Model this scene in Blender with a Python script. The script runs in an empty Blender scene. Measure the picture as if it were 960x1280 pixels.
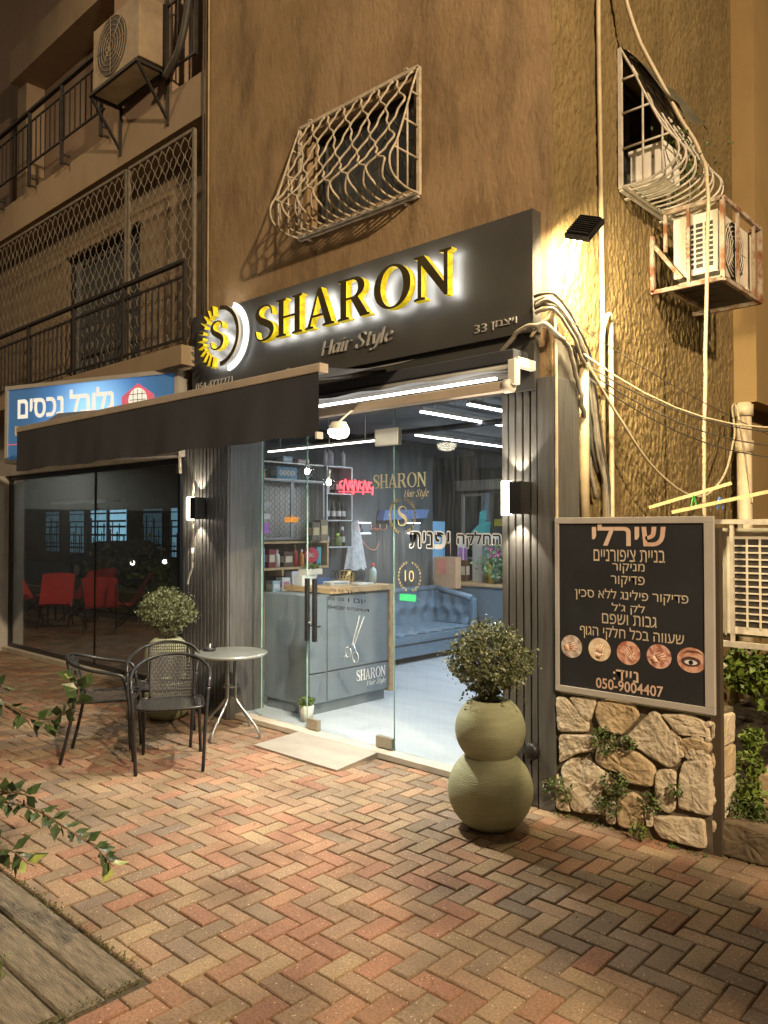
import bpy, bmesh, math, random
import numpy as np
from mathutils import Vector, Matrix
from mathutils import noise as mnoise

random.seed(7)
S = bpy.context.scene
COL = S.collection
R = math.radians
PI = math.pi

# ------------------------------------------------------------------ camera
cd = bpy.data.cameras.new('camera')
cam = bpy.data.objects.new('camera', cd)
COL.objects.link(cam)
cam.location = (2.459, -4.142, 1.7)
cd.sensor_fit = 'VERTICAL'
cd.sensor_height = 36.0
cd.lens = 975 / 1280 * 36.0
fw = Vector((-.6801 * math.cos(R(1.18)), .7331 * math.cos(R(1.18)), math.sin(R(1.18))))
cam.rotation_euler = fw.to_track_quat('-Z', 'Y').to_euler()
cd.clip_start = .05
cd.clip_end = 800
S.camera = cam

# ------------------------------------------------------------------ world: night sky with town glow
W = bpy.data.worlds.new('World')
S.world = W
W.use_nodes = True
wn = W.node_tree.nodes
wl = W.node_tree.links
bg = wn['Background']
sky = wn.new('ShaderNodeTexSky')
sky.sky_type = 'NISHITA'
sky.sun_disc = False
sky.sun_elevation = R(2)
sky.sun_rotation = R(120)
mx = wn.new('ShaderNodeMix')
mx.data_type = 'RGBA'
mx.inputs['Factor'].default_value = .93
mx.inputs[7].default_value = (.90, .72, .50, 1)
wl.new(sky.outputs[0], mx.inputs[6])
wl.new(mx.outputs[2], bg.inputs[0])
bg.inputs[1].default_value = .155

S.view_settings.view_transform = 'Standard'
S.view_settings.look = 'None'
S.view_settings.exposure = 0.0
S.view_settings.gamma = 1.0
S.view_settings.use_curve_mapping = False
S.render.engine = 'CYCLES'
cy = S.cycles
cy.use_denoising = True
cy.max_bounces = 8
cy.diffuse_bounces = 3
cy.glossy_bounces = 4
cy.transparent_max_bounces = 16
cy.sample_clamp_indirect = 4
cy.use_light_tree = True
cy.caustics_reflective = False
cy.caustics_refractive = False

LAMPS = []


def lamp(kind, name, loc, power, color, size=.2, size_y=None, aim=None, spot=None, spread=None, blend=.5, parent=None):
    d = bpy.data.lights.new(name, kind)
    d.energy = power
    d.color = color
    if kind == 'AREA':
        d.shape = 'RECTANGLE'
        d.size = size
        d.size_y = size_y or size
        if spread:
            d.spread = spread
    else:
        d.shadow_soft_size = size
    if kind == 'SPOT':
        d.spot_size = spot
        d.spot_blend = blend
    o = bpy.data.objects.new(name, d)
    COL.objects.link(o)
    o.location = loc
    if aim is not None:
        o.rotation_euler = (Vector(aim) - Vector(loc)).to_track_quat('-Z', 'Y').to_euler()
    LAMPS.append(o)
    return o


WARM = (1.0, .72, .40)
SODIUM = (1.0, .66, .34)
COOL = (.80, .90, 1.0)
NEUTRAL = (1.0, .90, .74)
# power of the lamps that the place has (each lamp stands in its own fitting, built below)
P_STREET_RIGHT = 10500
P_STREET_LEFT = 520
P_FLOOD = 95
P_STRIP = 40
P_AWNING = 22

# ------------------------------------------------------------------ materials
def mat(name, col, rough=.6, metal=0.0, var=.12, scale=6, bump=0.0, bscale=60, stretch=(1, 1, 1), col2=None, thr=None, spec=.5,
        emit=None, es=0.0, bdist=.01):
    m = bpy.data.materials.new(name)
    m.use_nodes = True
    nt = m.node_tree
    b = nt.nodes['Principled BSDF']
    b.inputs['Roughness'].default_value = rough
    b.inputs['Metallic'].default_value = metal
    b.inputs['Specular IOR Level'].default_value = spec
    tc = nt.nodes.new('ShaderNodeTexCoord')
    mp = nt.nodes.new('ShaderNodeMapping')
    mp.inputs['Scale'].default_value = stretch
    nt.links.new(tc.outputs['Object'], mp.inputs[0])
    n = nt.nodes.new('ShaderNodeTexNoise')
    n.inputs['Scale'].default_value = scale
    n.inputs['Detail'].default_value = 5
    n.inputs['Roughness'].default_value = .62
    nt.links.new(mp.outputs[0], n.inputs['Vector'])
    r = nt.nodes.new('ShaderNodeValToRGB')
    c2 = col2 or tuple(min(1, c * (1 + var * 1.3)) for c in col)
    c1 = tuple(c * (1 - var) for c in col) if col2 is None else col
    lo, hi = thr or (.32, .68)
    r.color_ramp.elements[0].position = lo
    r.color_ramp.elements[1].position = hi
    r.color_ramp.elements[0].color = (*c1, 1)
    r.color_ramp.elements[1].color = (*c2, 1)
    nt.links.new(n.outputs['Fac'], r.inputs[0])
    nt.links.new(r.outputs[0], b.inputs['Base Color'])
    if bump:
        n2 = nt.nodes.new('ShaderNodeTexNoise')
        n2.inputs['Scale'].default_value = bscale
        n2.inputs['Detail'].default_value = 4
        nt.links.new(mp.outputs[0], n2.inputs['Vector'])
        bp = nt.nodes.new('ShaderNodeBump')
        bp.inputs['Strength'].default_value = bump
        bp.inputs['Distance'].default_value = bdist
        nt.links.new(n2.outputs['Fac'], bp.inputs['Height'])
        nt.links.new(bp.outputs[0], b.inputs['Normal'])
    if emit:
        b.inputs['Emission Color'].default_value = (*emit, 1)
        b.inputs['Emission Strength'].default_value = es
    return m


def glow(name, col, s):
    m = bpy.data.materials.new(name)
    m.use_nodes = True
    nt = m.node_tree
    nt.nodes.clear()
    e = nt.nodes.new('ShaderNodeEmission')
    e.inputs[0].default_value = (*col, 1)
    e.inputs[1].default_value = s
    o = nt.nodes.new('ShaderNodeOutputMaterial')
    nt.links.new(e.outputs[0], o.inputs[0])
    return m


def glass(name, base=.04, k=1.0, tint=(.97, 1, .99), dirt=.03, rough=.0):
    m = bpy.data.materials.new(name)
    m.use_nodes = True
    nt = m.node_tree
    nt.nodes.clear()
    o = nt.nodes.new('ShaderNodeOutputMaterial')
    t = nt.nodes.new('ShaderNodeBsdfTransparent')
    t.inputs[0].default_value = (*tint, 1)
    g = nt.nodes.new('ShaderNodeBsdfGlossy')
    g.inputs['Roughness'].default_value = rough
    lw = nt.nodes.new('ShaderNodeLayerWeight')
    lw.inputs['Blend'].default_value = .5
    pw = nt.nodes.new('ShaderNodeMath')
    pw.operation = 'POWER'
    pw.inputs[1].default_value = 5.0
    nt.links.new(lw.outputs['Facing'], pw.inputs[0])
    fr = nt.nodes.new('ShaderNodeMath')
    fr.operation = 'MULTIPLY_ADD'
    fr.inputs[1].default_value = .96
    fr.inputs[2].default_value = .04
    nt.links.new(pw.outputs[0], fr.inputs[0])
    ma = nt.nodes.new('ShaderNodeMath')
    ma.operation = 'MULTIPLY_ADD'
    ma.inputs[1].default_value = k
    ma.inputs[2].default_value = base
    ma.use_clamp = True
    nt.links.new(fr.outputs[0], ma.inputs[0])
    mix = nt.nodes.new('ShaderNodeMixShader')
    nt.links.new(ma.outputs[0], mix.inputs[0])
    nt.links.new(t.outputs[0], mix.inputs[1])
    nt.links.new(g.outputs[0], mix.inputs[2])
    # dried rain streaks
    tc = nt.nodes.new('ShaderNodeTexCoord')
    mp = nt.nodes.new('ShaderNodeMapping')
    mp.inputs['Scale'].default_value = (55, 55, 2.2)
    nt.links.new(tc.outputs['Object'], mp.inputs[0])
    n = nt.nodes.new('ShaderNodeTexNoise')
    n.inputs['Scale'].default_value = 1.6
    n.inputs['Detail'].default_value = 6
    nt.links.new(mp.outputs[0], n.inputs['Vector'])
    mr = nt.nodes.new('ShaderNodeMapRange')
    mr.inputs[1].default_value = .45
    mr.inputs[2].default_value = .8
    mr.inputs[3].default_value = dirt * .25
    mr.inputs[4].default_value = dirt * 2
    nt.links.new(n.outputs['Fac'], mr.inputs[0])
    df = nt.nodes.new('ShaderNodeBsdfDiffuse')
    df.inputs[0].default_value = (.75, .76, .74, 1)
    mix2 = nt.nodes.new('ShaderNodeMixShader')
    nt.links.new(mr.outputs[0], mix2.inputs[0])
    nt.links.new(mix.outputs[0], mix2.inputs[1])
    nt.links.new(df.outputs[0], mix2.inputs[2])
    nt.links.new(mix2.outputs[0], o.inputs[0])
    return m


def stucco(name, c1, c2, strength, sc, stretch, dist, stain=(.2, .14, .09), stain_amt=.35):
    """rough plaster: trowel ridges as bump, cloudy stains in the paint"""
    m = bpy.data.materials.new(name)
    m.use_nodes = True
    nt = m.node_tree
    b = nt.nodes['Principled BSDF']
    b.inputs['Roughness'].default_value = .92
    b.inputs['Specular IOR Level'].default_value = .15
    tc = nt.nodes.new('ShaderNodeTexCoord')
    mp = nt.nodes.new('ShaderNodeMapping')
    mp.inputs['Scale'].default_value = stretch
    nt.links.new(tc.outputs['Object'], mp.inputs[0])
    n = nt.nodes.new('ShaderNodeTexNoise')
    n.inputs['Scale'].default_value = 1.1
    n.inputs['Detail'].default_value = 8
    n.inputs['Roughness'].default_value = .68
    n.inputs['Distortion'].default_value = .6
    nt.links.new(tc.outputs['Object'], n.inputs['Vector'])
    r = nt.nodes.new('ShaderNodeValToRGB')
    r.color_ramp.elements[0].position = .3
    r.color_ramp.elements[1].position = .68
    r.color_ramp.elements[0].color = (*c1, 1)
    r.color_ramp.elements[1].color = (*c2, 1)
    nt.links.new(n.outputs['Fac'], r.inputs[0])
    # stains running down
    mp2 = nt.nodes.new('ShaderNodeMapping')
    mp2.inputs['Scale'].default_value = (1.7, 1.7, .55)
    mp2.inputs['Rotation'].default_value = (0, .5, 0)
    nt.links.new(tc.outputs['Object'], mp2.inputs[0])
    n3 = nt.nodes.new('ShaderNodeTexNoise')
    n3.inputs['Scale'].default_value = 1.5
    n3.inputs['Detail'].default_value = 7
    n3.inputs['Roughness'].default_value = .7
    nt.links.new(mp2.outputs[0], n3.inputs['Vector'])
    mr = nt.nodes.new('ShaderNodeMapRange')
    mr.inputs[1].default_value = .48
    mr.inputs[2].default_value = .70
    mr.inputs[4].default_value = stain_amt
    nt.links.new(n3.outputs['Fac'], mr.inputs[0])
    mc = nt.nodes.new('ShaderNodeMix')
    mc.data_type = 'RGBA'
    mc.inputs[7].default_value = (*stain, 1)
    nt.links.new(mr.outputs[0], mc.inputs['Factor'])
    nt.links.new(r.outputs[0], mc.inputs[6])
    nt.links.new(mc.outputs[2], b.inputs['Base Color'])
    n2 = nt.nodes.new('ShaderNodeTexNoise')
    n2.inputs['Scale'].default_value = sc
    n2.inputs['Detail'].default_value = 5
    n2.inputs['Roughness'].default_value = .6
    n2.inputs['Distortion'].default_value = .8
    nt.links.new(mp.outputs[0], n2.inputs['Vector'])
    v = nt.nodes.new('ShaderNodeTexVoronoi')
    v.inputs['Scale'].default_value = sc * .8
    nt.links.new(mp.outputs[0], v.inputs['Vector'])
    ad = nt.nodes.new('ShaderNodeMath')
    ad.operation = 'MULTIPLY_ADD'
    ad.inputs[1].default_value = -.35
    nt.links.new(v.outputs['Distance'], ad.inputs[0])
    nt.links.new(n2.outputs['Fac'], ad.inputs[2])
    bp = nt.nodes.new('ShaderNodeBump')
    bp.inputs['Strength'].default_value = strength
    bp.inputs['Distance'].default_value = dist
    nt.links.new(ad.outputs[0], bp.inputs['Height'])
    nt.links.new(bp.outputs[0], b.inputs['Normal'])
    return m


def attr_mat(name, rough, bump, bscale, speck=True):
    """base colour from the colour attribute 'tone' with grain and pale specks"""
    m = bpy.data.materials.new(name)
    m.use_nodes = True
    nt = m.node_tree
    b = nt.nodes['Principled BSDF']
    b.inputs['Roughness'].default_value = rough
    b.inputs['Specular IOR Level'].default_value = .25
    a = nt.nodes.new('ShaderNodeAttribute')
    a.attribute_name = 'tone'
    tc = nt.nodes.new('ShaderNodeTexCoord')
    n = nt.nodes.new('ShaderNodeTexNoise')
    n.inputs['Scale'].default_value = bscale
    n.inputs['Detail'].default_value = 6
    n.inputs['Roughness'].default_value = .7
    nt.links.new(tc.outputs['Object'], n.inputs['Vector'])
    n0 = nt.nodes.new('ShaderNodeTexNoise')
    n0.inputs['Scale'].default_value = 2.2
    n0.inputs['Detail'].default_value = 6
    nt.links.new(tc.outputs['Object'], n0.inputs['Vector'])
    mr = nt.nodes.new('ShaderNodeMapRange')
    mr.inputs[1].default_value = .3
    mr.inputs[2].default_value = .7
    mr.inputs[3].default_value = .55
    mr.inputs[4].default_value = 1.38
    nt.links.new(n.outputs['Fac'], mr.inputs[0])
    mr0 = nt.nodes.new('ShaderNodeMapRange')
    mr0.inputs[1].default_value = .3
    mr0.inputs[2].default_value = .7
    mr0.inputs[3].default_value = .62
    mr0.inputs[4].default_value = 1.2
    nt.links.new(n0.outputs['Fac'], mr0.inputs[0])
    mm = nt.nodes.new('ShaderNodeMath')
    mm.operation = 'MULTIPLY'
    nt.links.new(mr.outputs[0], mm.inputs[0])
    nt.links.new(mr0.outputs[0], mm.inputs[1])
    vm = nt.nodes.new('ShaderNodeVectorMath')
    vm.operation = 'SCALE'
    nt.links.new(a.outputs['Color'], vm.inputs[0])
    nt.links.new(mm.outputs[0], vm.inputs['Scale'])
    out = vm.outputs[0]
    if speck:
        v = nt.nodes.new('ShaderNodeTexVoronoi')
        v.inputs['Scale'].default_value = 34
        nt.links.new(tc.outputs['Object'], v.inputs['Vector'])
        ms = nt.nodes.new('ShaderNodeMapRange')
        ms.inputs[1].default_value = .13
        ms.inputs[2].default_value = .08
        nt.links.new(v.outputs['Distance'], ms.inputs[0])
        mc = nt.nodes.new('ShaderNodeMix')
        mc.data_type = 'RGBA'
        mc.inputs[7].default_value = (.55, .46, .34, 1)
        nt.links.new(ms.outputs[0], mc.inputs['Factor'])
        nt.links.new(out, mc.inputs[6])
        out = mc.outputs[2]
    nt.links.new(out, b.inputs['Base Color'])
    bp = nt.nodes.new('ShaderNodeBump')
    bp.inputs['Strength'].default_value = bump
    bp.inputs['Distance'].default_value = .004
    nt.links.new(n.outputs['Fac'], bp.inputs['Height'])
    nt.links.new(bp.outputs[0], b.inputs['Normal'])
    return m


M = {}
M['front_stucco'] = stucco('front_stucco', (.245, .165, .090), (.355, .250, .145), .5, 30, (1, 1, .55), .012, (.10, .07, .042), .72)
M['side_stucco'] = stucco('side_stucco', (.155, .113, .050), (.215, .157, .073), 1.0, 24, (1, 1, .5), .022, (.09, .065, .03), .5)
M['pale_stucco'] = stucco('pale_stucco', (.29, .22, .145), (.36, .275, .19), .3, 14, (1, 1, 1), .008)
M['pink_stucco'] = stucco('pink_stucco', (.29, .205, .145), (.35, .25, .185), .25, 18, (1, 1, 1), .006, (.2, .14, .1), .3)
M['pier_stucco'] = stucco('pier_stucco', (.27, .185, .08), (.33, .23, .105), .3, 16, (1, 1, .6), .008, (.4, .27, .13), .3)
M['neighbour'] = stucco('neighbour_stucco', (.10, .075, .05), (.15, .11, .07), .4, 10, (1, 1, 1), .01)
M['slat'] = mat('dark_slat', (.082, .082, .080), .42, .0, .25, 5, .15, 40, (8, 8, .6))
M['sign_panel'] = mat('sign_panel', (.05, .049, .046), .5, .0, .1, 3, .03, 90)
M['gold'] = mat('gold_mirror', (.95, .70, .16), .16, 1.0, .1, 5, .35, 9, bdist=.02)
M['lit_gold_side'] = mat('lit_gold_side', (.55, .40, .02), .25, .3, .1, 18, .5, 30, col2=(1, .82, .05), thr=(.4, .55), emit=(1, .74, .01), es=.42)  # emission and mottling put the lit facets of the gold into the material
M['letter_face'] = mat('darkened_letter_face', (.20, .155, .07), .22, .9, .2, 8, .2, 12)  # gold mirror front, darkened in colour for the dark street it reflects
M['halo'] = glow('halo_light', (1, .98, .92), 24)
M['letter_grey'] = mat('letter_grey', (.32, .31, .29), .45)
M['alu'] = mat('aluminium', (.52, .50, .46), .38, .25, .06, 5)
M['door_mesh'] = mat('mesh_wire', (.30, .31, .32), .5, .2, .1, 5)
M['alu_beige'] = mat('beige_aluminium', (.55, .47, .38), .4, .2, .08, 5)
M['black_metal'] = mat('black_metal', (.022, .022, .022), .38, .3, .2, 10)
M['grey_metal'] = mat('grey_metal', (.3, .31, .3), .35, .8, .1, 10)
M['iron'] = mat('dark_iron', (.035, .03, .028), .6, .4, .3, 12)
M['white_iron'] = mat('white_painted_iron', (.46, .42, .35), .6, .0, .2, 14)
M['rusty_iron'] = mat('rusty_cage_iron', (.22, .09, .04), .75, .1, .2, 9, .2, 60, col2=(.42, .36, .28), thr=(.4, .56))
M['grille_iron'] = mat('aged_cream_iron', (.42, .36, .27), .7, .0, .3, 16)
M['awning'] = mat('awning_fabric', (.040, .044, .056), .9, .0, .08, 3, .08, 300)
M['awning_under'] = mat('awning_underside', (.12, .12, .12), .85, .0, .15, 5)
M['white_plastic'] = mat('white_plastic', (.68, .66, .6), .45, .0, .08, 6)
M['cream_plastic'] = mat('cream_plastic', (.60, .50, .34), .5, .0, .12, 8)
M['ac_white'] = mat('ac_casing', (.62, .57, .47), .5, .0, .14, 5)
M['ac_dark'] = mat('ac_fins', (.05, .045, .04), .6, .2, .2, 30)
M['cable'] = mat('grey_cable', (.20, .18, .145), .6, .0, .25, 14)
M['cable_dark'] = mat('black_cable', (.04, .036, .03), .6, .0, .2, 14)
M['cable_pale'] = mat('pale_cable', (.46, .39, .26), .55, .0, .15, 14)
M['conduit'] = mat('beige_conduit', (.38, .31, .19), .6, .0, .2, 6)
M['glass_door'] = glass('door_glass', .008, .38, (.985, 1, .995), .020)
M['glass_shop'] = glass('dark_shop_glass', .20, 2.0, (.72, .74, .74), .03)
M['glass_win'] = glass('window_glass', .08, 1.2, (.6, .62, .62), .03)
M['glass_edge'] = mat('glass_edge', (.22, .38, .33), .2)
M['brass_clip'] = mat('satin_steel_fitting', (.55, .50, .38), .35, .7, .1, 5)
M['decal_gold'] = mat('gold_vinyl', (.36, .31, .17), .4, .2, .08, 10)
M['decal_black'] = mat('black_vinyl', (.015, .015, .015), .45)
M['decal_white'] = mat('white_vinyl', (.8, .8, .8), .45)
M['decal_pale'] = mat('frosted_outline_vinyl', (.5, .51, .5), .6)
M['decal_grey'] = mat('pale_grey_vinyl', (.30, .34, .36), .45)
M['marble'] = mat('pale_marble', (.27, .245, .205), .45, .0, .1, 2, col2=(.36, .335, .29), stretch=(1, 3, 1))
M['stone_sill'] = mat('threshold_stone', (.46, .41, .33), .6, .0, .15, 6, .2, 50)
M['tile_floor'] = mat('pale_floor_tile', (.40, .45, .50), .28, .0, .08, 1.2, col2=(.54, .59, .64), stretch=(1, 4, 1))
M['room_dark'] = mat('slate_wall', (.085, .095, .10), .55, .0, .2, 3, .1, 20, (3, 3, .5))
M['room_ceiling'] = mat('charcoal_ceiling', (.13, .14, .15), .8)
M['shop_grey'] = mat('back_room_grey', (.42, .40, .36), .8)
M['shop_dark'] = mat('back_room_dark', (.09, .085, .078), .7)
M['desk'] = mat('desk_slate_blue', (.15, .19, .225), .45, .0, .07, 4)
M['wood'] = mat('light_oak', (.42, .29, .15), .5, .0, .2, 3, .1, 30, (1, 6, 6))
M['sofa'] = mat('blue_leather', (.13, .20, .275), .33, .0, .12, 6, .06, 80)
M['pot'] = mat('olive_pot', (.285, .305, .19), .9, .0, .1, 5, .55, 30, (1, 1, 9), col2=(.36, .38, .255), thr=(.3, .75), bdist=.008, spec=.25)
M['soil'] = mat('soil', (.03, .022, .015), .95, .0, .4, 30, .8, 60)
M['bark'] = mat('bark', (.13, .09, .055), .9, .0, .3, 20, .5, 40)
M['red'] = mat('red_plastic', (.60, .06, .06), .5)


def leaf_mat(name, c1, c2, rough=.5):
    m = mat(name, c1, rough, 0, .2, 22, col2=c2, thr=(.35, .65))
    b = m.node_tree.nodes['Principled BSDF']
    b.inputs['Subsurface Weight'].default_value = 0
    return m


M['screen_iron'] = mat('dull_screen_iron', (.17, .145, .11), .75, 0, .3, 14)
M['leaf'] = leaf_mat('topiary_leaf', (.055, .072, .032), (.16, .18, .085), .45)
M['leaf_bright'] = leaf_mat('yard_leaf', (.055, .10, .012), (.17, .24, .035))
M['leaf_weed'] = leaf_mat('weed_leaf', (.035, .065, .012), (.10, .15, .03))
M['leaf_branch'] = leaf_mat('branch_leaf', (.03, .06, .022), (.07, .11, .04), .4)
M['leaf_tip'] = leaf_mat('young_leaf', (.22, .27, .06), (.34, .38, .11), .45)

# ------------------------------------------------------------------ builders
ORG = {}


def tag(o, label=None, cat=None, group=None, kind=None):
    if label:
        o['label'] = label
    if cat:
        o['category'] = cat
    if group:
        o['group'] = group
    if kind:
        o['kind'] = kind
    return o


def thing(name, label, cat, loc=(0, 0, 0), group=None):
    o = bpy.data.objects.new(name, None)
    COL.objects.link(o)
    o.location = loc
    o.empty_display_size = .1
    ORG[o] = Vector(loc)
    return tag(o, label, cat, group)


class B:
    """collects faces; build() links them as ONE mesh object"""

    def __init__(s):
        s.v, s.f, s.m, s.sm = [], [], [], []

    def add(s, vs, fs, m=0, smooth=False):
        k = len(s.v)
        s.v += [tuple(p) for p in vs]
        for f in fs:
            s.f.append(tuple(i + k for i in f))
            s.m.append(m)
            s.sm.append(smooth)
        return s

    def box(s, x0, x1, y0, y1, z0, z1, m=0, bev=0.0):
        if bev <= 0:
            vs = [(x, y, z) for z in (z0, z1) for y in (y0, y1) for x in (x0, x1)]
            return s.add(vs, [(0, 2, 3, 1), (4, 5, 7, 6), (0, 1, 5, 4), (2, 6, 7, 3), (0, 4, 6, 2), (1, 3, 7, 5)], m)
        bm = bmesh.new()
        bmesh.ops.create_cube(bm, size=1)
        for v in bm.verts:
            v.co = Vector(((x0 + x1) / 2 + v.co.x * (x1 - x0), (y0 + y1) / 2 + v.co.y * (y1 - y0), (z0 + z1) / 2 + v.co.z * (z1 - z0)))
        bmesh.ops.bevel(bm, geom=bm.edges[:], offset=bev, segments=2, affect='EDGES', profile=.6)
        bm.verts.index_update()
        s.add([v.co for v in bm.verts], [[v.index for v in f.verts] for f in bm.faces], m)
        bm.free()
        return s

    def obox(s, c, ax, ay, az, m=0):
        c, ax, ay, az = Vector(c), Vector(ax), Vector(ay), Vector(az)
        vs = [c + ax * i + ay * j + az * k for k in (-1, 1) for j in (-1, 1) for i in (-1, 1)]
        return s.add(vs, [(0, 2, 3, 1), (4, 5, 7, 6), (0, 1, 5, 4), (2, 6, 7, 3), (0, 4, 6, 2), (1, 3, 7, 5)], m)

    def bar(s, p, q, w, h=None, up=(0, 0, 1), m=0):
        p, q = Vector(p), Vector(q)
        d = (q - p)
        L = d.length
        d.normalize()
        u = Vector(up)
        if abs(d.dot(u)) > .95:
            u = Vector((1, 0, 0))
        a = d.cross(u).normalized()
        b = a.cross(d)
        return s.obox((p + q) / 2, d * L / 2, a * w / 2, b * (h or w) / 2, m)

    def tube(s, pts, r, seg=8, m=0, closed=False, flat=None):
        pts = [Vector(p) for p in pts]
        n = len(pts)
        vs, fs = [], []
        prev = None
        for i, p in enumerate(pts):
            if closed:
                d = pts[(i + 1) % n] - pts[i - 1]
            else:
                d = pts[min(i + 1, n - 1)] - pts[max(i - 1, 0)]
            if d.length < 1e-9:
                d = Vector((0, 0, 1))
            d.normalize()
            if prev is None:
                u = Vector((0, 0, 1)) if abs(d.z) < .9 else Vector((1, 0, 0))
                a = d.cross(u).normalized()
            else:
                a = (prev - d * prev.dot(d))
                a = a.normalized() if a.length > 1e-6 else d.orthogonal().normalized()
            prev = a
            b = d.cross(a)
            rr = r[i] if isinstance(r, (list, tuple)) else r
            for k in range(seg):
                t = 2 * PI * k / seg
                vs.append(p + a * (math.cos(t) * rr) + b * (math.sin(t) * rr))
        for i in range(n if closed else n - 1):
            j = (i + 1) % n
            for k in range(seg):
                fs.append((i * seg + k, i * seg + (k + 1) % seg, j * seg + (k + 1) % seg, j * seg + k))
        s.add(vs, fs, m, True)
        if not closed:
            k = len(s.v) - n * seg
            s.f.append(tuple(k + seg - 1 - i for i in range(seg)))
            s.f.append(tuple(k + (n - 1) * seg + i for i in range(seg)))
            s.m += [m, m]
            s.sm += [False, False]
        return s

    def lathe(s, prof, seg=40, c=(0, 0, 0), m=0, smooth=True):
        vs, fs = [], []
        for r, z in prof:
            for k in range(seg):
                t = 2 * PI * k / seg
                vs.append((c[0] + r * math.cos(t), c[1] + r * math.sin(t), c[2] + z))
        for i in range(len(prof) - 1):
            for k in range(seg):
                fs.append((i * seg + k, i * seg + (k + 1) % seg, (i + 1) * seg + (k + 1) % seg, (i + 1) * seg + k))
        return s.add(vs, fs, m, smooth)

    def disc(s, c, r, n=(0, -1, 0), seg=32, th=.002, m=0, ry=None):
        n = Vector(n).normalized()
        u = Vector((0, 0, 1)) if abs(n.z) < .9 else Vector((1, 0, 0))
        a = u.cross(n).normalized()
        b = n.cross(a)
        c = Vector(c)
        ry = ry or r
        ring = [a * (math.cos(2 * PI * k / seg) * r) + b * (math.sin(2 * PI * k / seg) * ry) for k in range(seg)]
        vs = [c + p for p in ring] + [c + p + n * th for p in ring]
        fs = [tuple(range(seg - 1, -1, -1)), tuple(range(seg, 2 * seg))]
        fs += [(k, (k + 1) % seg, seg + (k + 1) % seg, seg + k) for k in range(seg)]
        return s.add(vs, fs, m)

    def prism(s, poly, o, a, b, n, th, m=0):
        """polygon (u,v) laid out at o along a and b, thickness th along n"""
        o, a, b, n = Vector(o), Vector(a), Vector(b), Vector(n)
        k = len(poly)
        vs = [o + a * u + b * v for u, v in poly] + [o + a * u + b * v + n * th for u, v in poly]
        fs = [tuple(range(k - 1, -1, -1)), tuple(range(k, 2 * k))]
        fs += [(i, (i + 1) % k, k + (i + 1) % k, k + i) for i in range(k)]
        return s.add(vs, fs, m)

    def sheet(s, fn, nu, nv, m=0, smooth=True):
        vs = [fn(i / nu, j / nv) for j in range(nv + 1) for i in range(nu + 1)]
        fs = [(j * (nu + 1) + i, j * (nu + 1) + i + 1, (j + 1) * (nu + 1) + i + 1, (j + 1) * (nu + 1) + i) for j in range(nv) for i in range(nu)]
        return s.add(vs, fs, m, smooth)

    def build(s, name, mats, parent=None, label=None):
        if not isinstance(mats, (list, tuple)):
            mats = [mats]
        me = bpy.data.meshes.new(name)
        org = ORG.get(parent, Vector((0, 0, 0))) if parent else Vector((0, 0, 0))
        me.from_pydata([(p[0] - org.x, p[1] - org.y, p[2] - org.z) for p in s.v], [], s.f)
        for mt in mats:
            me.materials.append(mt if not isinstance(mt, str) else M[mt])
        me.polygons.foreach_set('material_index', s.m)
        me.polygons.foreach_set('use_smooth', s.sm)
        bm = bmesh.new()
        bm.from_mesh(me)
        bmesh.ops.recalc_face_normals(bm, faces=bm.faces[:])
        bm.to_mesh(me)
        bm.free()
        me.update()
        o = bpy.data.objects.new(name, me)
        COL.objects.link(o)
        if parent:
            o.parent = parent
        ORG[o] = org.copy()
        if label:
            o['label'] = label
        return o


def copy_tree(o, parent=None):
    kids = list(o.children)
    c = o.copy()
    COL.objects.link(c)
    c.parent = parent
    for k in kids:
        copy_tree(k, c)
    return c


def catmull(pts, n=6, closed=False):
    pts = [Vector(p) for p in pts]
    out = []
    k = len(pts)
    for i in range(k if closed else k - 1):
        if closed:
            p0, p1, p2, p3 = pts[i - 1], pts[i], pts[(i + 1) % k], pts[(i + 2) % k]
        else:
            p0, p1, p2, p3 = pts[max(i - 1, 0)], pts[i], pts[i + 1], pts[min(i + 2, k - 1)]
        for j in range(n):
            t = j / n
            out.append(.5 * ((2 * p1) + (p2 - p0) * t + (2 * p0 - 5 * p1 + 4 * p2 - p3) * t * t + (3 * p1 - p0 - 3 * p2 + p3) * t ** 3))
    if not closed:
        out.append(pts[-1])
    return out


def eval_mesh(data):
    o = bpy.data.objects.new('tmp', data)
    COL.objects.link(o)
    bpy.context.view_layer.update()
    dg = bpy.context.evaluated_depsgraph_get()
    me = bpy.data.meshes.new_from_object(o.evaluated_get(dg))
    bpy.data.objects.remove(o)
    vs = [v.co.copy() for v in me.vertices]
    fs = [tuple(p.vertices) for p in me.polygons]
    bpy.data.meshes.remove(me)
    return vs, fs


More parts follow.
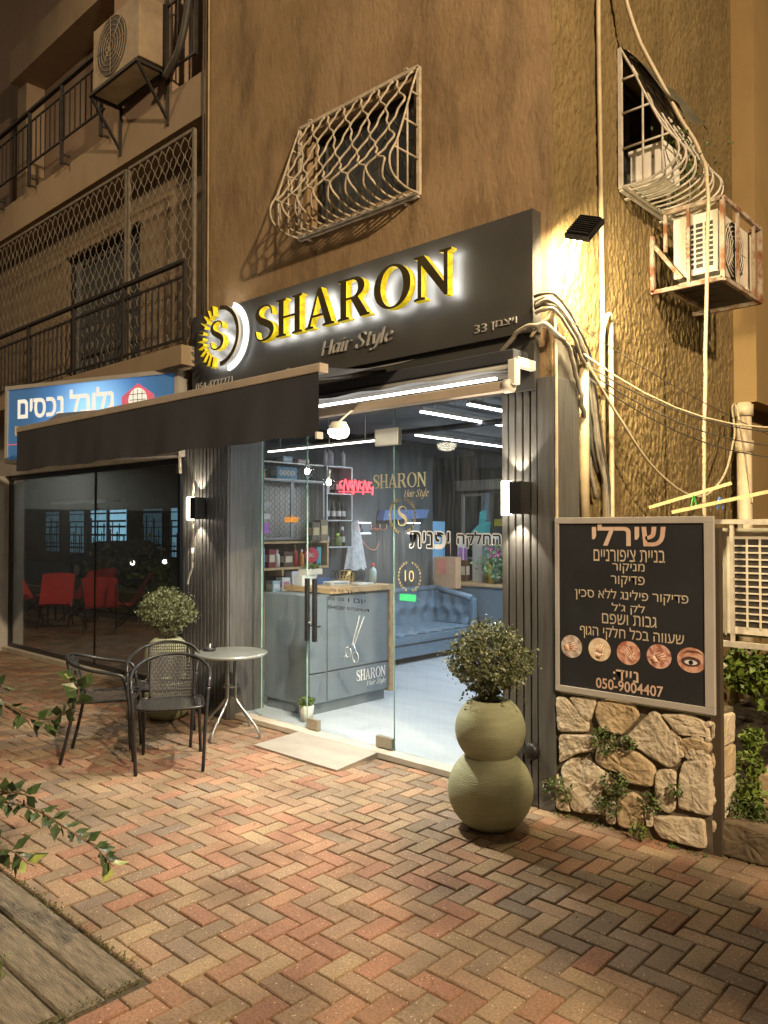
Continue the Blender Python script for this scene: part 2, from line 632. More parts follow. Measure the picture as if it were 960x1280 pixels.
def lettering(name, string, mt, parent, x0, x1, z0, z1, plane='front', pos=0.0, depth=.002, rtl=False, weight=0.0, label=None, keep=False):
    """writing fitted into a box; plane 'front' faces -y at y=pos, 'desk' faces +x at x=pos"""
    cu = bpy.data.curves.new('txt', 'FONT')
    tail = rtl and string.endswith('ף')
    cu.body = (string[:-1] if tail else string)[::-1] if rtl else string
    cu.extrude = .01
    cu.offset = weight
    cu.resolution_u = 3
    vs, fs = eval_mesh(cu)
    bpy.data.curves.remove(cu)
    if not vs:
        return None
    if tail:  # the final letter is drawn here: its outline in the font overlaps itself
        fp = [(.51, -.24), (.51, .45), (.47, .55), (.38, .59), (.17, .59), (.09, .55), (.05, .46), (.05, .29), (.24, .29), (.24, .37), (.14, .37), (.14, .45), (.18, .51), (.36, .51), (.42, .44), (.42, -.24)]
        x_l = min(v.x for v in vs) - .60
        n_ = len(vs)
        vs = vs + [Vector((x_l + a, c_, .01)) for a, c_ in fp]
        fs = fs + [tuple(range(n_, n_ + len(fp)))]
    xs = [v.x for v in vs]
    ys = [v.y for v in vs]
    w = max(xs) - min(xs)
    hh = max(ys) - min(ys)
    sx = (x1 - x0) / w
    sy = (z1 - z0) / hh
    b = B()
    pts = []
    for v in vs:
        u = x0 + (v.x - min(xs)) * sx
        t = z0 + (v.y - min(ys)) * sy
        d = depth if v.z > 0 else 0
        pts.append((u, pos - d, t) if plane == 'front' else (pos + d, u, t))
    b.add(pts, fs)
    return b.build(name, mt, parent, label)


# serif capitals drawn as outlines, cap height 1
def ell(cx, cy_, rx, ry, a0, a1, n):
    return [(cx + rx * math.cos(R(a0 + (a1 - a0) * i / n)), cy_ + ry * math.sin(R(a0 + (a1 - a0) * i / n))) for i in range(n + 1)]


def s_shape():
    c = [(.63, .70), (.60, .86), (.50, .945), (.36, .965), (.19, .91), (.125, .76), (.21, .61), (.40, .50), (.58, .385), (.635, .24), (.54, .085), (.34, .03), (.19, .055), (.09, .15), (.06, .31)]
    w = [.05, .05, .05, .055, .09, .14, .175, .19, .18, .14, .09, .055, .05, .05, .05]
    p = catmull([(a, b, 0) for a, b in c], 4)
    ws = np.interp(np.linspace(0, len(c) - 1, len(p)), range(len(c)), w)
    L, Q = [], []
    for i, q in enumerate(p):
        d = (p[min(i + 1, len(p) - 1)] - p[max(i - 1, 0)]).normalized()
        nn = Vector((-d.y, d.x, 0))
        L.append(tuple((q + nn * ws[i] / 2)[:2]))
        Q.append(tuple((q - nn * ws[i] / 2)[:2]))
    return [L + Q[::-1]]


GLYPH = {
    'S': (.72, s_shape()),
    'H': (.92, [[(.02, 0), (.35, 0), (.35, .045), (.27, .07), (.27, .47), (.63, .47), (.63, .07), (.55, .045), (.55, 0), (.88, 0), (.88, .045), (.80, .07), (.80, .93), (.88, .955), (.88, 1), (.55, 1), (.55, .955), (.63, .93), (.63, .53), (.27, .53), (.27, .93), (.35, .955), (.35, 1), (.02, 1), (.02, .955), (.10, .93), (.10, .07), (.02, .045)]]),
    'A': (.92, [[(0, 0), (.26, 0), (.26, .045), (.17, .07), (.23, .27), (.56, .27), (.62, .07), (.54, .045), (.54, 0), (.9, 0), (.9, .045), (.82, .07), (.50, 1), (.40, 1), (.08, .07), (0, .045)], [(.25, .33), (.54, .33), (.395, .80)]]),
    'R': (.95, [[(.02, 0), (.35, 0), (.35, .045), (.27, .07), (.27, .47), (.40, .47), (.66, 0), (.92, 0), (.92, .045), (.86, .06), (.60, .50)] + ell(.48, .745, .30, .255, -58, 90, 12) + [(.02, 1), (.02, .955), (.1, .93), (.1, .07), (.02, .045)], [(.27, .53), (.40, .53)] + ell(.44, .735, .16, .205, -88, 88, 10) + [(.27, .94)]]),
    'O': (1.0, [ell(.5, .5, .47, .515, 0, 352, 44), ell(.5, .5, .29, .465, 0, 352, 44)]),
    'N': (.92, [[(0, 0), (.27, 0), (.27, .045), (.18, .07), (.18, .78), (.72, -.01), (.79, -.01), (.79, .93), (.88, .955), (.88, 1), (.60, 1), (.60, .955), (.70, .93), (.70, .30), (.24, 1), (0, 1), (0, .955), (.09, .92), (.09, .07), (0, .045)]]),
}


def outline_mesh(polys, th):
    cu = bpy.data.curves.new('gl', 'CURVE')
    cu.dimensions = '2D'
    cu.fill_mode = 'BOTH'
    cu.extrude = th / 2
    for pl in polys:
        sp = cu.splines.new('POLY')
        sp.points.add(len(pl) - 1)
        for p, (x, y) in zip(sp.points, pl):
            p.co = (x, y, 0, 1)
        sp.use_cyclic_u = True
    r = eval_mesh(cu)
    bpy.data.curves.remove(cu)
    return r


def serif_into(b, word, x0, x1, z0, z1, place, th):
    tot = sum(GLYPH[c][0] for c in word)
    k = (x1 - x0) / tot
    x = x0
    for c in word:
        vs, fs = outline_mesh(GLYPH[c][1], th)
        b.add([place(x + v.x * k, z0 + v.y * (z1 - z0), v.z + th / 2) for v in vs], fs)
        x += GLYPH[c][0] * k
    return b


NIB = {
    'H': (1.15, [[(.1, 0), (.1, 1.5)], [(.9, 0), (.9, 1.5)], [(.1, .8), (.9, .8)]]),
    'a': (.95, [[(.62, .8), (.4, 1), (.15, .8), (.1, .35), (.25, .02), (.5, .2), (.66, .7)], [(.72, 1), (.64, .2), (.76, 0), (.88, .12)]]),
    'i': (.42, [[(.15, 1), (.1, .15), (.28, .02)], [(.17, 1.3), (.2, 1.4)]]),
    'r': (.68, [[(.1, 1), (.1, 0)], [(.1, .55), (.3, .9), (.5, 1), (.6, .88)]]),
    'S': (1.0, [[(.78, 1.2), (.7, 1.45), (.45, 1.52), (.2, 1.4), (.18, 1.1), (.45, .8), (.7, .5), (.65, .12), (.35, -.02), (.1, .1), (.05, .38)]]),
    't': (.6, [[(.25, 1.35), (.2, .2), (.35, 0), (.52, .12)], [(.02, 1), (.52, 1)]]),
    'y': (.85, [[(.1, 1), (.2, .3), (.35, .05), (.55, .3), (.66, .8)], [(.72, 1), (.6, .1), (.4, -.4), (.15, -.5), (.05, -.35)]]),
    'l': (.42, [[(.15, 1.55), (.1, .15), (.28, .02)]]),
    'e': (.78, [[(.1, .5), (.5, .62), (.6, .85), (.4, 1), (.15, .75), (.1, .3), (.3, 0), (.55, .1), (.68, .28)]]),
    ' ': (.5, []),
}


def italic_into(b, word, x0, x1, z0, xh, place, th=.004, nib=.17):
    tot = sum(NIB[c][0] for c in word)
    k = (x1 - x0) / tot
    x = x0
    q = 0
    nv = Vector((math.cos(R(18)), math.sin(R(18)), 0)) * nib / 2
    for c in word:
        for st in NIB[c][1]:
            p = catmull([(a, bb, 0) for a, bb in st], 5)
            q += 1
            t = th + .0002 * (q % 3)
            up, dn = [], []
            for v in p:
                for sgn, dst in ((1, up), (-1, dn)):
                    w = v + nv * sgn
                    dst.append((x + (w.x + .22 * w.y) * k, z0 + w.y * xh))
            n = len(p)
            for i in range(n - 1):
                quad = [up[i], up[i + 1], dn[i + 1], dn[i]]
                vs = [place(u, z, 0) for u, z in quad] + [place(u, z, t) for u, z in quad]
                b.add(vs, [(4, 5, 6, 7), (0, 1, 5, 4), (2, 3, 7, 6), (3, 0, 4, 7), (1, 2, 6, 5)])
        x += NIB[c][0] * k
    return b


def leaves_into(b, pts, size, rng, m=0, flat=0.0, var=.5):
    for p in pts:
        d = Vector((rng.gauss(0, 1), rng.gauss(0, 1), rng.gauss(0, 1) * (1 - flat) + .3)).normalized()
        a = d.orthogonal().normalized()
        a.rotate(Matrix.Rotation(rng.uniform(0, 6.28), 3, d))
        c = d.cross(a)
        L = size * rng.uniform(1 - var, 1 + var)
        wd = L * .32
        p = Vector(p)
        b.add([p - a * L * .5, p + c * wd + d * L * .08, p + a * L * .5 - d * L * .1, p - c * wd + d * L * .08], [(0, 1, 2), (0, 2, 3)], m)


def wreath_into(b, cx_, cz, r, place, n=11, lf=.2, th=.003):
    for side in (-1, 1):
        for i in range(n):
            t = -PI / 2 + side * (PI * .08 + PI * .80 * i / (n - 1))
            px, pz = cx_ + r * math.cos(t), cz + r * math.sin(t)
            for k in (-.42, .42):
                ang = t + side * (PI / 2) + k * side
                L, w = r * lf, r * lf * .32
                ca, sa = math.cos(ang), math.sin(ang)
                o = r * .06 * (1 if k * 1 > 0 else -1)
                bx, bz = px + math.cos(t) * o, pz + math.sin(t) * o
                poly = [(0, 0), (L * .4, w), (L, 0), (L * .4, -w)]
                vs = [place(bx + u * ca - v * sa, bz + u * sa + v * ca, 0) for u, v in poly] + [place(bx + u * ca - v * sa, bz + u * sa + v * ca, th) for u, v in poly]
                b.add(vs, [(4, 5, 6, 7), (0, 1, 5, 4), (1, 2, 6, 5), (2, 3, 7, 6), (3, 0, 4, 7)])


# ================================================================== GROUND
bs = B()
bs.box(-14.2, 9, -5.1, 9, -.30, -.014)
pav_base = bs.build('pavement_base', mat('joint_sand', (.05, .04, .026), .95, 0, .3, 20, .3, 60, col2=(.08, .068, .04)))
tag(pav_base, kind='structure')
g = B()
g.add([(-400, -400, -.16), (400, -400, -.16), (400, 400, -.16), (-400, 400, -.16)], [(0, 1, 2, 3)])
tag(g.build('road', mat('asphalt', (.045, .045, .046), .85, 0, .2, 4, .3, 90)), kind='structure')
k = B()
x = -60.0
while x < 60:
    k.box(x, x + .98, -5.25, -5.1, -.3, .0, 0, .012)
    x += 1.0
tag(k.build('kerb', mat('kerb_concrete', (.30, .28, .25), .85, 0, .15, 6, .3, 40)), kind='structure')

# herringbone clay pavers, each with its own tone
rng = random.Random(3)
TONES = [(.275, .15, .098), (.29, .172, .108), (.27, .196, .122), (.285, .212, .13), (.225, .168, .115), (.205, .157, .115), (.262, .178, .116), (.27, .186, .12)]
bv, bf, btone = [], [], []


def clump(x, y):
    return math.sin(x * 1.9 + .7 * math.sin(y * 1.3)) * math.cos(y * 2.3 - x * .6)


def paver(x0, x1, y0, y1):
    e, c = .0024, .007
    dz = rng.gauss(0, .0014)
    tx, ty = rng.gauss(0, .009), rng.gauss(0, .009)
    if rng.random() < .03:
        dz -= .004
    X0, X1, Y0, Y1 = x0 + e, x1 - e, y0 + e, y1 - e
    k0 = len(bv)
    mxx, myy = (x0 + x1) / 2, (y0 + y1) / 2
    for (X, Y, Z) in ((X0, Y0, -.012), (X1, Y0, -.012), (X1, Y1, -.012), (X0, Y1, -.012)):
        bv.append((X, Y, Z))
    for (X, Y) in ((X0 + c * .35, Y0 + c * .35), (X1 - c * .35, Y0 + c * .35), (X1 - c * .35, Y1 - c * .35), (X0 + c * .35, Y1 - c * .35)):
        bv.append((X, Y, -.003 + dz))
    for (X, Y) in ((X0 + c, Y0 + c), (X1 - c, Y0 + c), (X1 - c, Y1 - c), (X0 + c, Y1 - c)):
        bv.append((X, Y, dz + tx * (X - mxx) + ty * (Y - myy)))
    fs = [(8, 9, 10, 11)] + [(i, (i + 1) % 4, 4 + (i + 1) % 4, 4 + i) for i in range(4)] + [(4 + i, 4 + (i + 1) % 4, 8 + (i + 1) % 4, 8 + i) for i in range(4)]
    bf.extend([tuple(a + k0 for a in f) for f in fs])
    q = clump(mxx, myy) + rng.gauss(0, .75)
    if q > .55:
        t = TONES[rng.choice((0, 1, 0, 6))]
    elif q < -.45:
        t = TONES[rng.choice((4, 5, 4, 2))]
    else:
        t = TONES[rng.choice((2, 3, 6, 7, 7, 1))]
    s_ = rng.uniform(.86, 1.12)
    btone.extend([tuple(a * s_ for a in t)] * len(fs))


def lay(x0, x1, y0, y1):
    # pavers are cut where they meet the timber planks and the threshold
    if x1 <= -.215 or (x0 + x1) / 2 < -.215:
        if y0 < -2.562 < y1:
            y0 = -2.562
    if y1 < -2.5 or (y0 + y1) / 2 < -2.562:
        if x0 < -.19 < x1:
            x0 = -.19
    if x1 > -3.28 and y0 < .074 < y1:
        y1 = .074
    if x1 - x0 > .015 and y1 - y0 > .015 and keep_paver(x0, x1, y0, y1):
        paver(x0, x1, y0, y1)


def keep_paver(x0, x1, y0, y1):
    cxm, cym = (x0 + x1) / 2, (y0 + y1) / 2
    if cym < -2.565 and cxm < -.22:
        return False
    if y1 > .085 and cxm > -3.3:
        return False
    return -14 < cxm < 8.5 and -5.08 < cym and y1 < .32


w = .1
for i in range(-160, 100):
    for j in range(-60, 60):
        ox, oy = i * w, (i + 4 * j) * w
        if -5.3 < oy < .5:
            lay(ox, ox + 2 * w, oy, oy + w)
            lay(ox, ox + w, oy + w, oy + 3 * w)
me = bpy.data.meshes.new('pavement')
me.from_pydata(bv, [], bf)
ca = me.color_attributes.new('tone', 'FLOAT_COLOR', 'CORNER')
arr = np.repeat(np.array([(*t, 1) for t in btone], dtype=np.float32), [len(f) for f in bf], axis=0)
ca.data.foreach_set('color', arr.ravel())
me.materials.append(attr_mat('clay_paver', .82, .9, 95))
pv = bpy.data.objects.new('pavement', me)
COL.objects.link(pv)
tag(pv, kind='structure')

# timber sleepers let into the paving at the near left
dk = thing('timber_deck', 'weathered grey timber planks let into the brick paving', 'deck', (-2.2, -3.2, 0))
wood_old = mat('weathered_timber', (.10, .082, .056), .9, 0, .3, 5, .9, 22, (1.6, 11, 11), col2=(.27, .225, .155), thr=(.3, .72), bdist=.012)
y = -2.566
ends = [-.24, -.21, -.25, -.22, -.21, -.22, -.24, -.22, -.2, -.23]
for i in range(10):
    pb = B()
    wv = random.Random(i)
    x0 = -6.5
    xs = np.linspace(x0, ends[i], 26)
    for a in range(25):
        za, zb = .003 * math.sin(xs[a] * 3 + i) - .004, .003 * math.sin(xs[a + 1] * 3 + i) - .004
        ya, yb = y, y - .158
        pb.add([(xs[a], ya - .006, za - .004), (xs[a + 1], ya - .006, zb - .004), (xs[a + 1], ya - .016, zb + .004), (xs[a], ya - .016, za + .004),
                (xs[a], yb + .01, za + .005), (xs[a + 1], yb + .01, zb + .005), (xs[a + 1], yb, zb - .004), (xs[a], yb, za - .004)],
               [(0, 1, 2, 3), (3, 2, 5, 4), (4, 5, 6, 7)])
    pb.add([(ends[i], y - .006, 0), (ends[i], y - .158, 0), (ends[i], y - .158, -.02), (ends[i], y - .006, -.02)], [(0, 1, 2, 3)])
    pb.build('plank', wood_old, dk)
    y -= .163
# moss along the edge of the planks
mb = B()
rg = random.Random(5)
mpts = [(rg.uniform(-3.2, -.25), -2.56 + rg.gauss(0, .012), rg.uniform(0, .012)) for _ in range(900)]
mpts += [(-.22 + rg.gauss(0, .02), rg.uniform(-3.3, -2.6), rg.uniform(0, .015)) for _ in range(420)]
mpts += [(rg.uniform(-2.6, -.25), -2.566 - .163 * rg.randint(1, 3) + rg.gauss(0, .006), rg.uniform(-.004, .004)) for _ in range(200)]
leaves_into(mb, mpts, .010, rg)
tag(mb.build('moss', leaf_mat('moss_leaf', (.05, .06, .015), (.11, .12, .035))), kind='stuff')

# fallen petals and crumbs scattered over the bricks
db = B()
rg = random.Random(21)
leaves_into(db, [(rg.uniform(-5, 2.4), rg.uniform(-3.9, -.05), .006) for _ in range(420)], .011, rg, 0, .8)
tag(db.build('litter', mat('petal_litter', (.42, .36, .25), .8)), kind='stuff')

# ================================================================== APARTMENT BUILDING
bld = thing('apartment_building', 'old stucco apartment building with a lit hair salon on its ground-floor corner', 'building', (-3, 1, 0))


def holed(b, u0, u1, z0, z1, holes, place, reveal, m=0):
    """wall sheet with rectangular openings and their reveals; place(u, z, depth)"""
    us = sorted({u0, u1} | {h[0] for h in holes} | {h[1] for h in holes})
    zs = sorted({z0, z1} | {h[2] for h in holes} | {h[3] for h in holes})
    for i in range(len(us) - 1):
        for j in range(len(zs) - 1):
            cu, cz = (us[i] + us[i + 1]) / 2, (zs[j] + zs[j + 1]) / 2
            if any(h[0] < cu < h[1] and h[2] < cz < h[3] for h in holes):
                continue
            b.add([place(us[i], zs[j], 0), place(us[i + 1], zs[j], 0), place(us[i + 1], zs[j + 1], 0), place(us[i], zs[j + 1], 0)], [(0, 1, 2, 3)], m)
    for h in holes:
        a = [(h[0], h[2]), (h[1], h[2]), (h[1], h[3]), (h[0], h[3])]
        for q in range(4):
            p, r_ = a[q], a[(q + 1) % 4]
            b.add([place(*p, 0), place(*r_, 0), place(*r_, reveal), place(*p, reveal)], [(0, 1, 2, 3)], m)


fw_ = lambda u, z, d: (u, .04 + d, z)
sw_ = lambda u, z, d: (-.015 - d, u, z)
b = B()
holed(b, -3.72, -.015, 2.62, 14, [(-2.27, -1.13, 4.12, 4.90)], fw_, .18)
b.add([(-3.72, .04, 2.62), (-.015, .04, 2.62), (-.015, .3, 2.62), (-3.72, .3, 2.62)], [(0, 1, 2, 3)])
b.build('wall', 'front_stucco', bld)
b = B()
def gouge(y, z):
    w1 = mnoise.noise(Vector((y * 5 + 3, z * 2.2, 1.7))) * .35
    a = mnoise.noise(Vector(((y + w1 * .12) * 27, z * 14, 4.1)))
    c_ = mnoise.noise(Vector((y * 44 + w1, z * 27, 9.3)))
    d = mnoise.noise(Vector((y * 2.1, z * 1.1, 2.2)))
    rid = 1 - abs(a) * 2.4
    c2 = mnoise.noise(Vector((y * 78 + 5, z * 48, 2.7)))
    tr_ = max(0.0, min(1.0, .5 + a * 3.2))
    t2 = max(0.0, min(1.0, .5 + c_ * 2.6))
    return .0062 * tr_ + .0052 * t2 + .0036 * c2 + .004 * d - .007


NY, NZ_ = 380, 600
ys = [.04 + 3.16 * i / NY for i in range(NY + 1)]
zs_ = [.0 + 6.9 * j / NZ_ for j in range(NZ_ + 1)]
vs = []
for z in zs_:
    for y in ys:
        k_ = max(0.0, min(1.0, (z - .3) / .3))
        ed = min(1.0, (y - .04) / .03, (3.2 - y) / .03)
        vs.append((-.015 + gouge(y, z) * k_ * ed, y, z))
fs = []
for j in range(NZ_):
    for i in range(NY):
        cy_, cz_ = (ys[i] + ys[i + 1]) / 2, (zs_[j] + zs_[j + 1]) / 2
        if .98 < cy_ < 1.72 and 4.12 < cz_ < 5.0:
            continue
        q = j * (NY + 1) + i
        fs.append((q, q + 1, q + NY + 2, q + NY + 1))
b.add(vs, fs, 0, True)
b.box(-.12, -.03, .98 - .2, .98, 4.0, 5.1)
b.box(-.12, -.03, 1.72, 1.92, 4.0, 5.1)
b.box(-.12, -.03, .98, 1.72, 4.0, 4.12)
b.box(-.12, -.03, .98, 1.72, 5.0, 5.1)
b.add([(-.015, .04, 6.9), (-.015, 3.2, 6.9), (-.015, 3.2, 14), (-.015, .04, 14)], [(0, 1, 2, 3)])
b.add([(-.015, 3.2, 2.87), (-2.5, 3.2, 2.87), (-2.5, 3.2, 14), (-.015, 3.2, 14)], [(0, 1, 2, 3)])
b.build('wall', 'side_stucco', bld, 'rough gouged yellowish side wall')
b = B()
b.box(-.045, .18, 3.205, 4.6, 2.83, 14)
b.box(-.045, -.02, 3.21, 6.2, 0, 2.83)
b.build('pier', 'pier_stucco', bld)


def window_unit(parent, place, u0, u1, z0, z1, d, curtain='shop_dark'):
    w_ = B()

    def bx(a0, a1, c0, c1, d0, d1, bb, m=0):
        p = [place(a, c, dd) for dd in (d0, d1) for c in (c0, c1) for a in (a0, a1)]
        bb.add(p, [(0, 2, 3, 1), (4, 5, 7, 6), (0, 1, 5, 4), (2, 6, 7, 3), (0, 4, 6, 2), (1, 3, 7, 5)], m)
    t = .045
    for a in ((u0, u1, z0, z0 + t), (u0, u1, z1 - t, z1), (u0, u0 + t, z0 + t, z1 - t), (u1 - t, u1, z0 + t, z1 - t)):
        bx(*a, d - .05, d, w_)
    wo = w_.build('window', 'iron', parent)
    gl = B()
    bx(u0 + .01, u1 - .01, z0 + .01, z1 - .01, d - .022, d - .016, gl)
    gl.build('pane', 'glass_win', wo)
    cu = B()
    bx(u0 - .05, u1 + .05, z0 - .05, z1 + .05, d + .12, d + .14, cu)
    cu.build('blind', curtain, wo)


blind_mat = mat('slatted_blind', (.42, .38, .32), .8, 0, .25, 3, .5, 4, (1, 1, 14))
window_unit(bld, fw_, -2.27, -1.13, 4.12, 4.90, .16, blind_mat)
window_unit(bld, sw_, .98, 1.72, 4.12, 5.0, .16, blind_mat)

# left wing: loggias behind railings
b = B()
lw_ = lambda u, z, d: (u, .42 + d, z)
holed(b, -18, -3.72, 3.25, 5.62, [(-7.45, -5.55, 3.40, 5.2)], lw_, .15)
b.add([(-3.72, .04, 2.62), (-3.72, .42, 2.62), (-3.72, .42, 14), (-3.72, .04, 14)], [(0, 1, 2, 3)])
b.build('wall', 'pale_stucco', bld, 'dim recessed loggia wall behind the lattice screens')
window_unit(bld, lw_, -7.45, -5.55, 3.40, 5.2, .14)
b = B()
b.box(-18, -3.725, .03, .9, 5.60, 6.02)
b.box(-18, -3.725, -.2, .5, 3.20, 3.38)
b.build('balcony_slab', 'pale_stucco', bld)
b = B()
pw_ = lambda u, z, d: (u, .72 + d, z)
holed(b, -18, -5.45, 6.02, 14, [(-9.9, -9.1, 6.02, 8.0)], pw_, .4)
b.add([(-5.45, .035, 6.02), (-5.45, .72, 6.02), (-5.45, .72, 14), (-5.45, .035, 14)], [(0, 1, 2, 3)])
b.add([(-5.45, .035, 6.02), (-4.28, .035, 6.02), (-4.28, .035, 14), (-5.45, .035, 14)], [(0, 1, 2, 3)])
b.add([(-4.28, .035, 6.02), (-4.28, .6, 6.02), (-4.28, .6, 14), (-4.28, .035, 14)], [(0, 1, 2, 3)])
b.add([(-4.28, .6, 6.02), (-3.72, .6, 6.02), (-3.72, .6, 14), (-4.28, .6, 14)], [(0, 1, 2, 3)])
b.build('wall', 'pink_stucco', bld, 'pinkish wall behind the upper railing')
b = B()
b.box(-8.95, -5.46, .30, .71, 8.05, 8.5)
b.box(-9.05, -8.75, .45, .71, 6.03, 8.05)
b.build('lintel', 'pale_stucco', bld)
b = B()
b.add([(-9.9, 1.1, 6.0), (-9.1, 1.1, 6.0), (-9.1, 1.1, 8.0), (-9.9, 1.1, 8.0)], [(0, 1, 2, 3)])
b.build('balcony_door', 'shop_dark', bld)
# ground floor fascia, neighbour shop front
b = B()
b.box(-18, -3.73, .22, .4, 2.42, 3.20)
b.box(-9.5, -8.80, .12, .5, 0, 2.42)
b.box(-18, -9.5, .3, .5, 0, 2.42)
b.build('fascia', 'shop_grey', bld)
b = B()
b.box(-8.79, -4.02, .20, .44, .0, .06)
b.build('window_ledge', 'stone_sill', bld)
b = B()
for x in (-8.79, -6.35, -4.53):
    if x == -6.35:
        b.box(x + .006, x + .03, .30, .32, .06, 2.42)
        continue
    b.box(x, x + .045, .28, .34, .06, 2.42)
b.box(-8.745, -4.53, .28, .34, .06, .10)
b.box(-8.745, -4.53, .28, .34, 2.36, 2.42)
sw = b.build('shop_window', 'black_metal', bld)
b = B()
b.box(-8.74, -6.352, .305, .315, .1, 2.36)
b.build('pane', 'glass_shop', sw)
b = B()
b.box(-6.312, -4.532, .305, .315, .1, 2.36)
b.build('pane', 'glass_shop', sw)
# room behind the neighbour window
b = B()
b.add([(-9, 3.4, 0), (-4.72, 3.4, 0), (-4.72, 3.4, 1.75), (-9, 3.4, 1.75)], [(0, 1, 2, 3)], 1)
b.add([(-9, 3.4, 1.75), (-4.72, 3.4, 1.75), (-4.72, 3.4, 2.9), (-9, 3.4, 2.9)], [(0, 1, 2, 3)], 0)
b.add([(-9, .35, .02), (-4.72, .35, .02), (-4.72, 3.4, .02), (-9, 3.4, .02)], [(0, 1, 2, 3)], 1)
b.add([(-9, .4, 2.9), (-4.72, .4, 2.9), (-4.72, 3.4, 2.9), (-9, 3.4, 2.9)], [(0, 1, 2, 3)], 0)
b.add([(-9, .45, 0), (-9, 3.4, 0), (-9, 3.4, 1.98), (-9, .45, 1.98)], [(0, 1, 2, 3)], 1)
b.add([(-9, .45, 1.98), (-9, 3.4, 1.98), (-9, 3.4, 2.9), (-9, .45, 2.9)], [(0, 1, 2, 3)], 0)
b.build('shop_interior', ['shop_grey', 'shop_dark'], bld)

# slatted dark pillars beside the salon
def slat_pillar(x0, x1, y, z1, n, ret):
    b = B()
    b.box(x0, x1, y + .02, y + ret, 0.0, z1)
    w_ = (x1 - x0) / n
    for i in range(n):
        a = x0 + i * w_
        b.box(a + w_ * .13, a + w_ * .87, y - .004, y + .02, 0.005, z1, 0, .004)
    return b.build('slat_cladding', 'slat', bld)


slat_pillar(-4.0, -3.27, .0, 2.60, 13, .40)
slat_pillar(-.365, -.095, .0, 2.62, 5, .40)
b = B()
b.box(-.092, .02, -.012, .30, 0, 2.62, 0, .003)
b.build('pillar_trim', 'slat', bld)
b = B()
b.box(-3.95, -.10, -.03, .03, 2.55, 2.90)
b.build('shop_header', 'sign_panel', bld)
b = B()
b.box(-3.27, -.365, .076, .34, 0.0, .045, 0, .004)
b.build('threshold', 'stone_sill', bld)

# glass front: fixed panes and the door leaf
zt = 2.60


def pane(x0, x1, name, y=.18):
    b = B()
    b.box(x0, x1, y - .005, y + .005, .05, zt, 0)
    return b.build(name, 'glass_door', bld)


def edge_strip(par, x):
    b = B()
    b.box(x - .0016, x + .0016, .1735, .1865, .05, zt)
    b.build('glass_edge', 'glass_edge', par)


left_pane = pane(-3.26, -2.422, 'fixed_pane')
door_leaf = pane(-2.405, -1.452, 'glass_door')
right_pane = pane(-1.438, -.372, 'fixed_pane')
edge_strip(left_pane, -2.418)
edge_strip(right_pane, -1.445)
edge_strip(left_pane, -3.02)
b = B()
b.box(-1.63, -1.39, .160, .200, 2.32, 2.45, 0, .004)
b.build('patch_fitting', 'brass_clip', door_leaf)
b = B()
b.box(-1.62, -1.455, .160, .200, .052, .135, 0, .004)
b.build('patch_fitting', 'brass_clip', door_leaf)
b = B()
b.box(-2.40, -2.27, .160, .200, .052, .135, 0, .004)
b.build('patch_fitting', 'brass_clip', door_leaf)
for x, par in ((-2.345, left_pane), (-2.255, door_leaf)):
    b = B()
    b.box(x - .016, x + .016, .098, .13, .78, 1.29, 0, .004)
    for z in (.9, 1.17):
        b.tube([(x, .13, z), (x, .176, z)], .008)
    b.build('handle', 'black_metal', par)
b = B()
b.tube([(-2.345, .115, .93), (-2.255, .115, .93)], .006)
b.build('door_lock', 'alu', left_pane)



def outline(string, x0, x1, z0, z1, gap=.009):
    cu = bpy.data.curves.new('txt', 'FONT')
    cu.body = string[::-1]
    cu.resolution_u = 3
    vs, fs = eval_mesh(cu)
    bpy.data.curves.remove(cu)
    xs, ys = [v.x for v in vs], [v.y for v in vs]
    b = B()
    for q in range(12):
        a = q * PI / 6
        b.add([(x0 + (v.x - min(xs)) / (max(xs) - min(xs)) * (x1 - x0) + gap * math.cos(a), .1745 - .00005 * q, z0 + (v.y - min(ys)) / (max(ys) - min(ys)) * (z1 - z0) + gap * math.sin(a)) for v in vs], fs)
    return b.build('lettering_outline', 'decal_pale', right_pane)


fr = lambda pos: (lambda u, z, d: (u, pos - d, z))
b = B()
serif_into(b, 'SHARON', -1.66, -1.125, 2.0, 2.105, fr(.1735), .002)
b.build('lettering', 'decal_gold', right_pane, 'gold salon name on the glass')
b = B()
italic_into(b, 'Hair Style', -1.34, -1.11, 1.928, .036, fr(.1735), .001)
b.build('lettering', 'decal_gold', right_pane, 'small gold cursive line on the glass')
b = B()
wreath_into(b, -1.36, 1.79, .125, fr(.1735), 12, .26, .001)
serif_into(b, 'S', -1.41, -1.31, 1.715, 1.865, fr(.1735), .002)
b.build('laurel_emblem', 'decal_gold', right_pane, 'gold laurel wreath round a letter S')
b = B()
wreath_into(b, -1.29, 1.345, .105, fr(.1735), 11, .22, .001)
b.build('laurel_emblem', 'decal_gold', right_pane, 'faint gold laurel wreath round the number 10')
lettering('lettering', '10', 'decal_gold', right_pane, -1.335, -1.245, 1.31, 1.39, 'front', .1735, .001)
outline('החלקה', -.85, -.49, 1.565, 1.675)
outline('יפנית', -1.285, -.92, 1.56, 1.672)
lettering('lettering', 'החלקה', 'decal_black', right_pane, -.85, -.49, 1.565, 1.675, 'front', .1735, .001, True, .008)
lettering('lettering', 'יפנית', 'decal_black', right_pane, -1.285, -.92, 1.56, 1.672, 'front', .1735, .001, True, .008)
lettering('lettering', 'שעות פתיחה', 'decal_black', door_leaf, -2.12, -1.745, 1.30, 1.362, 'front', .1735, .001, True, .012)
lettering('lettering', "א' - ה'", 'decal_black', door_leaf, -1.95, -1.74, 1.19, 1.215, 'front', .1735, .001, True)
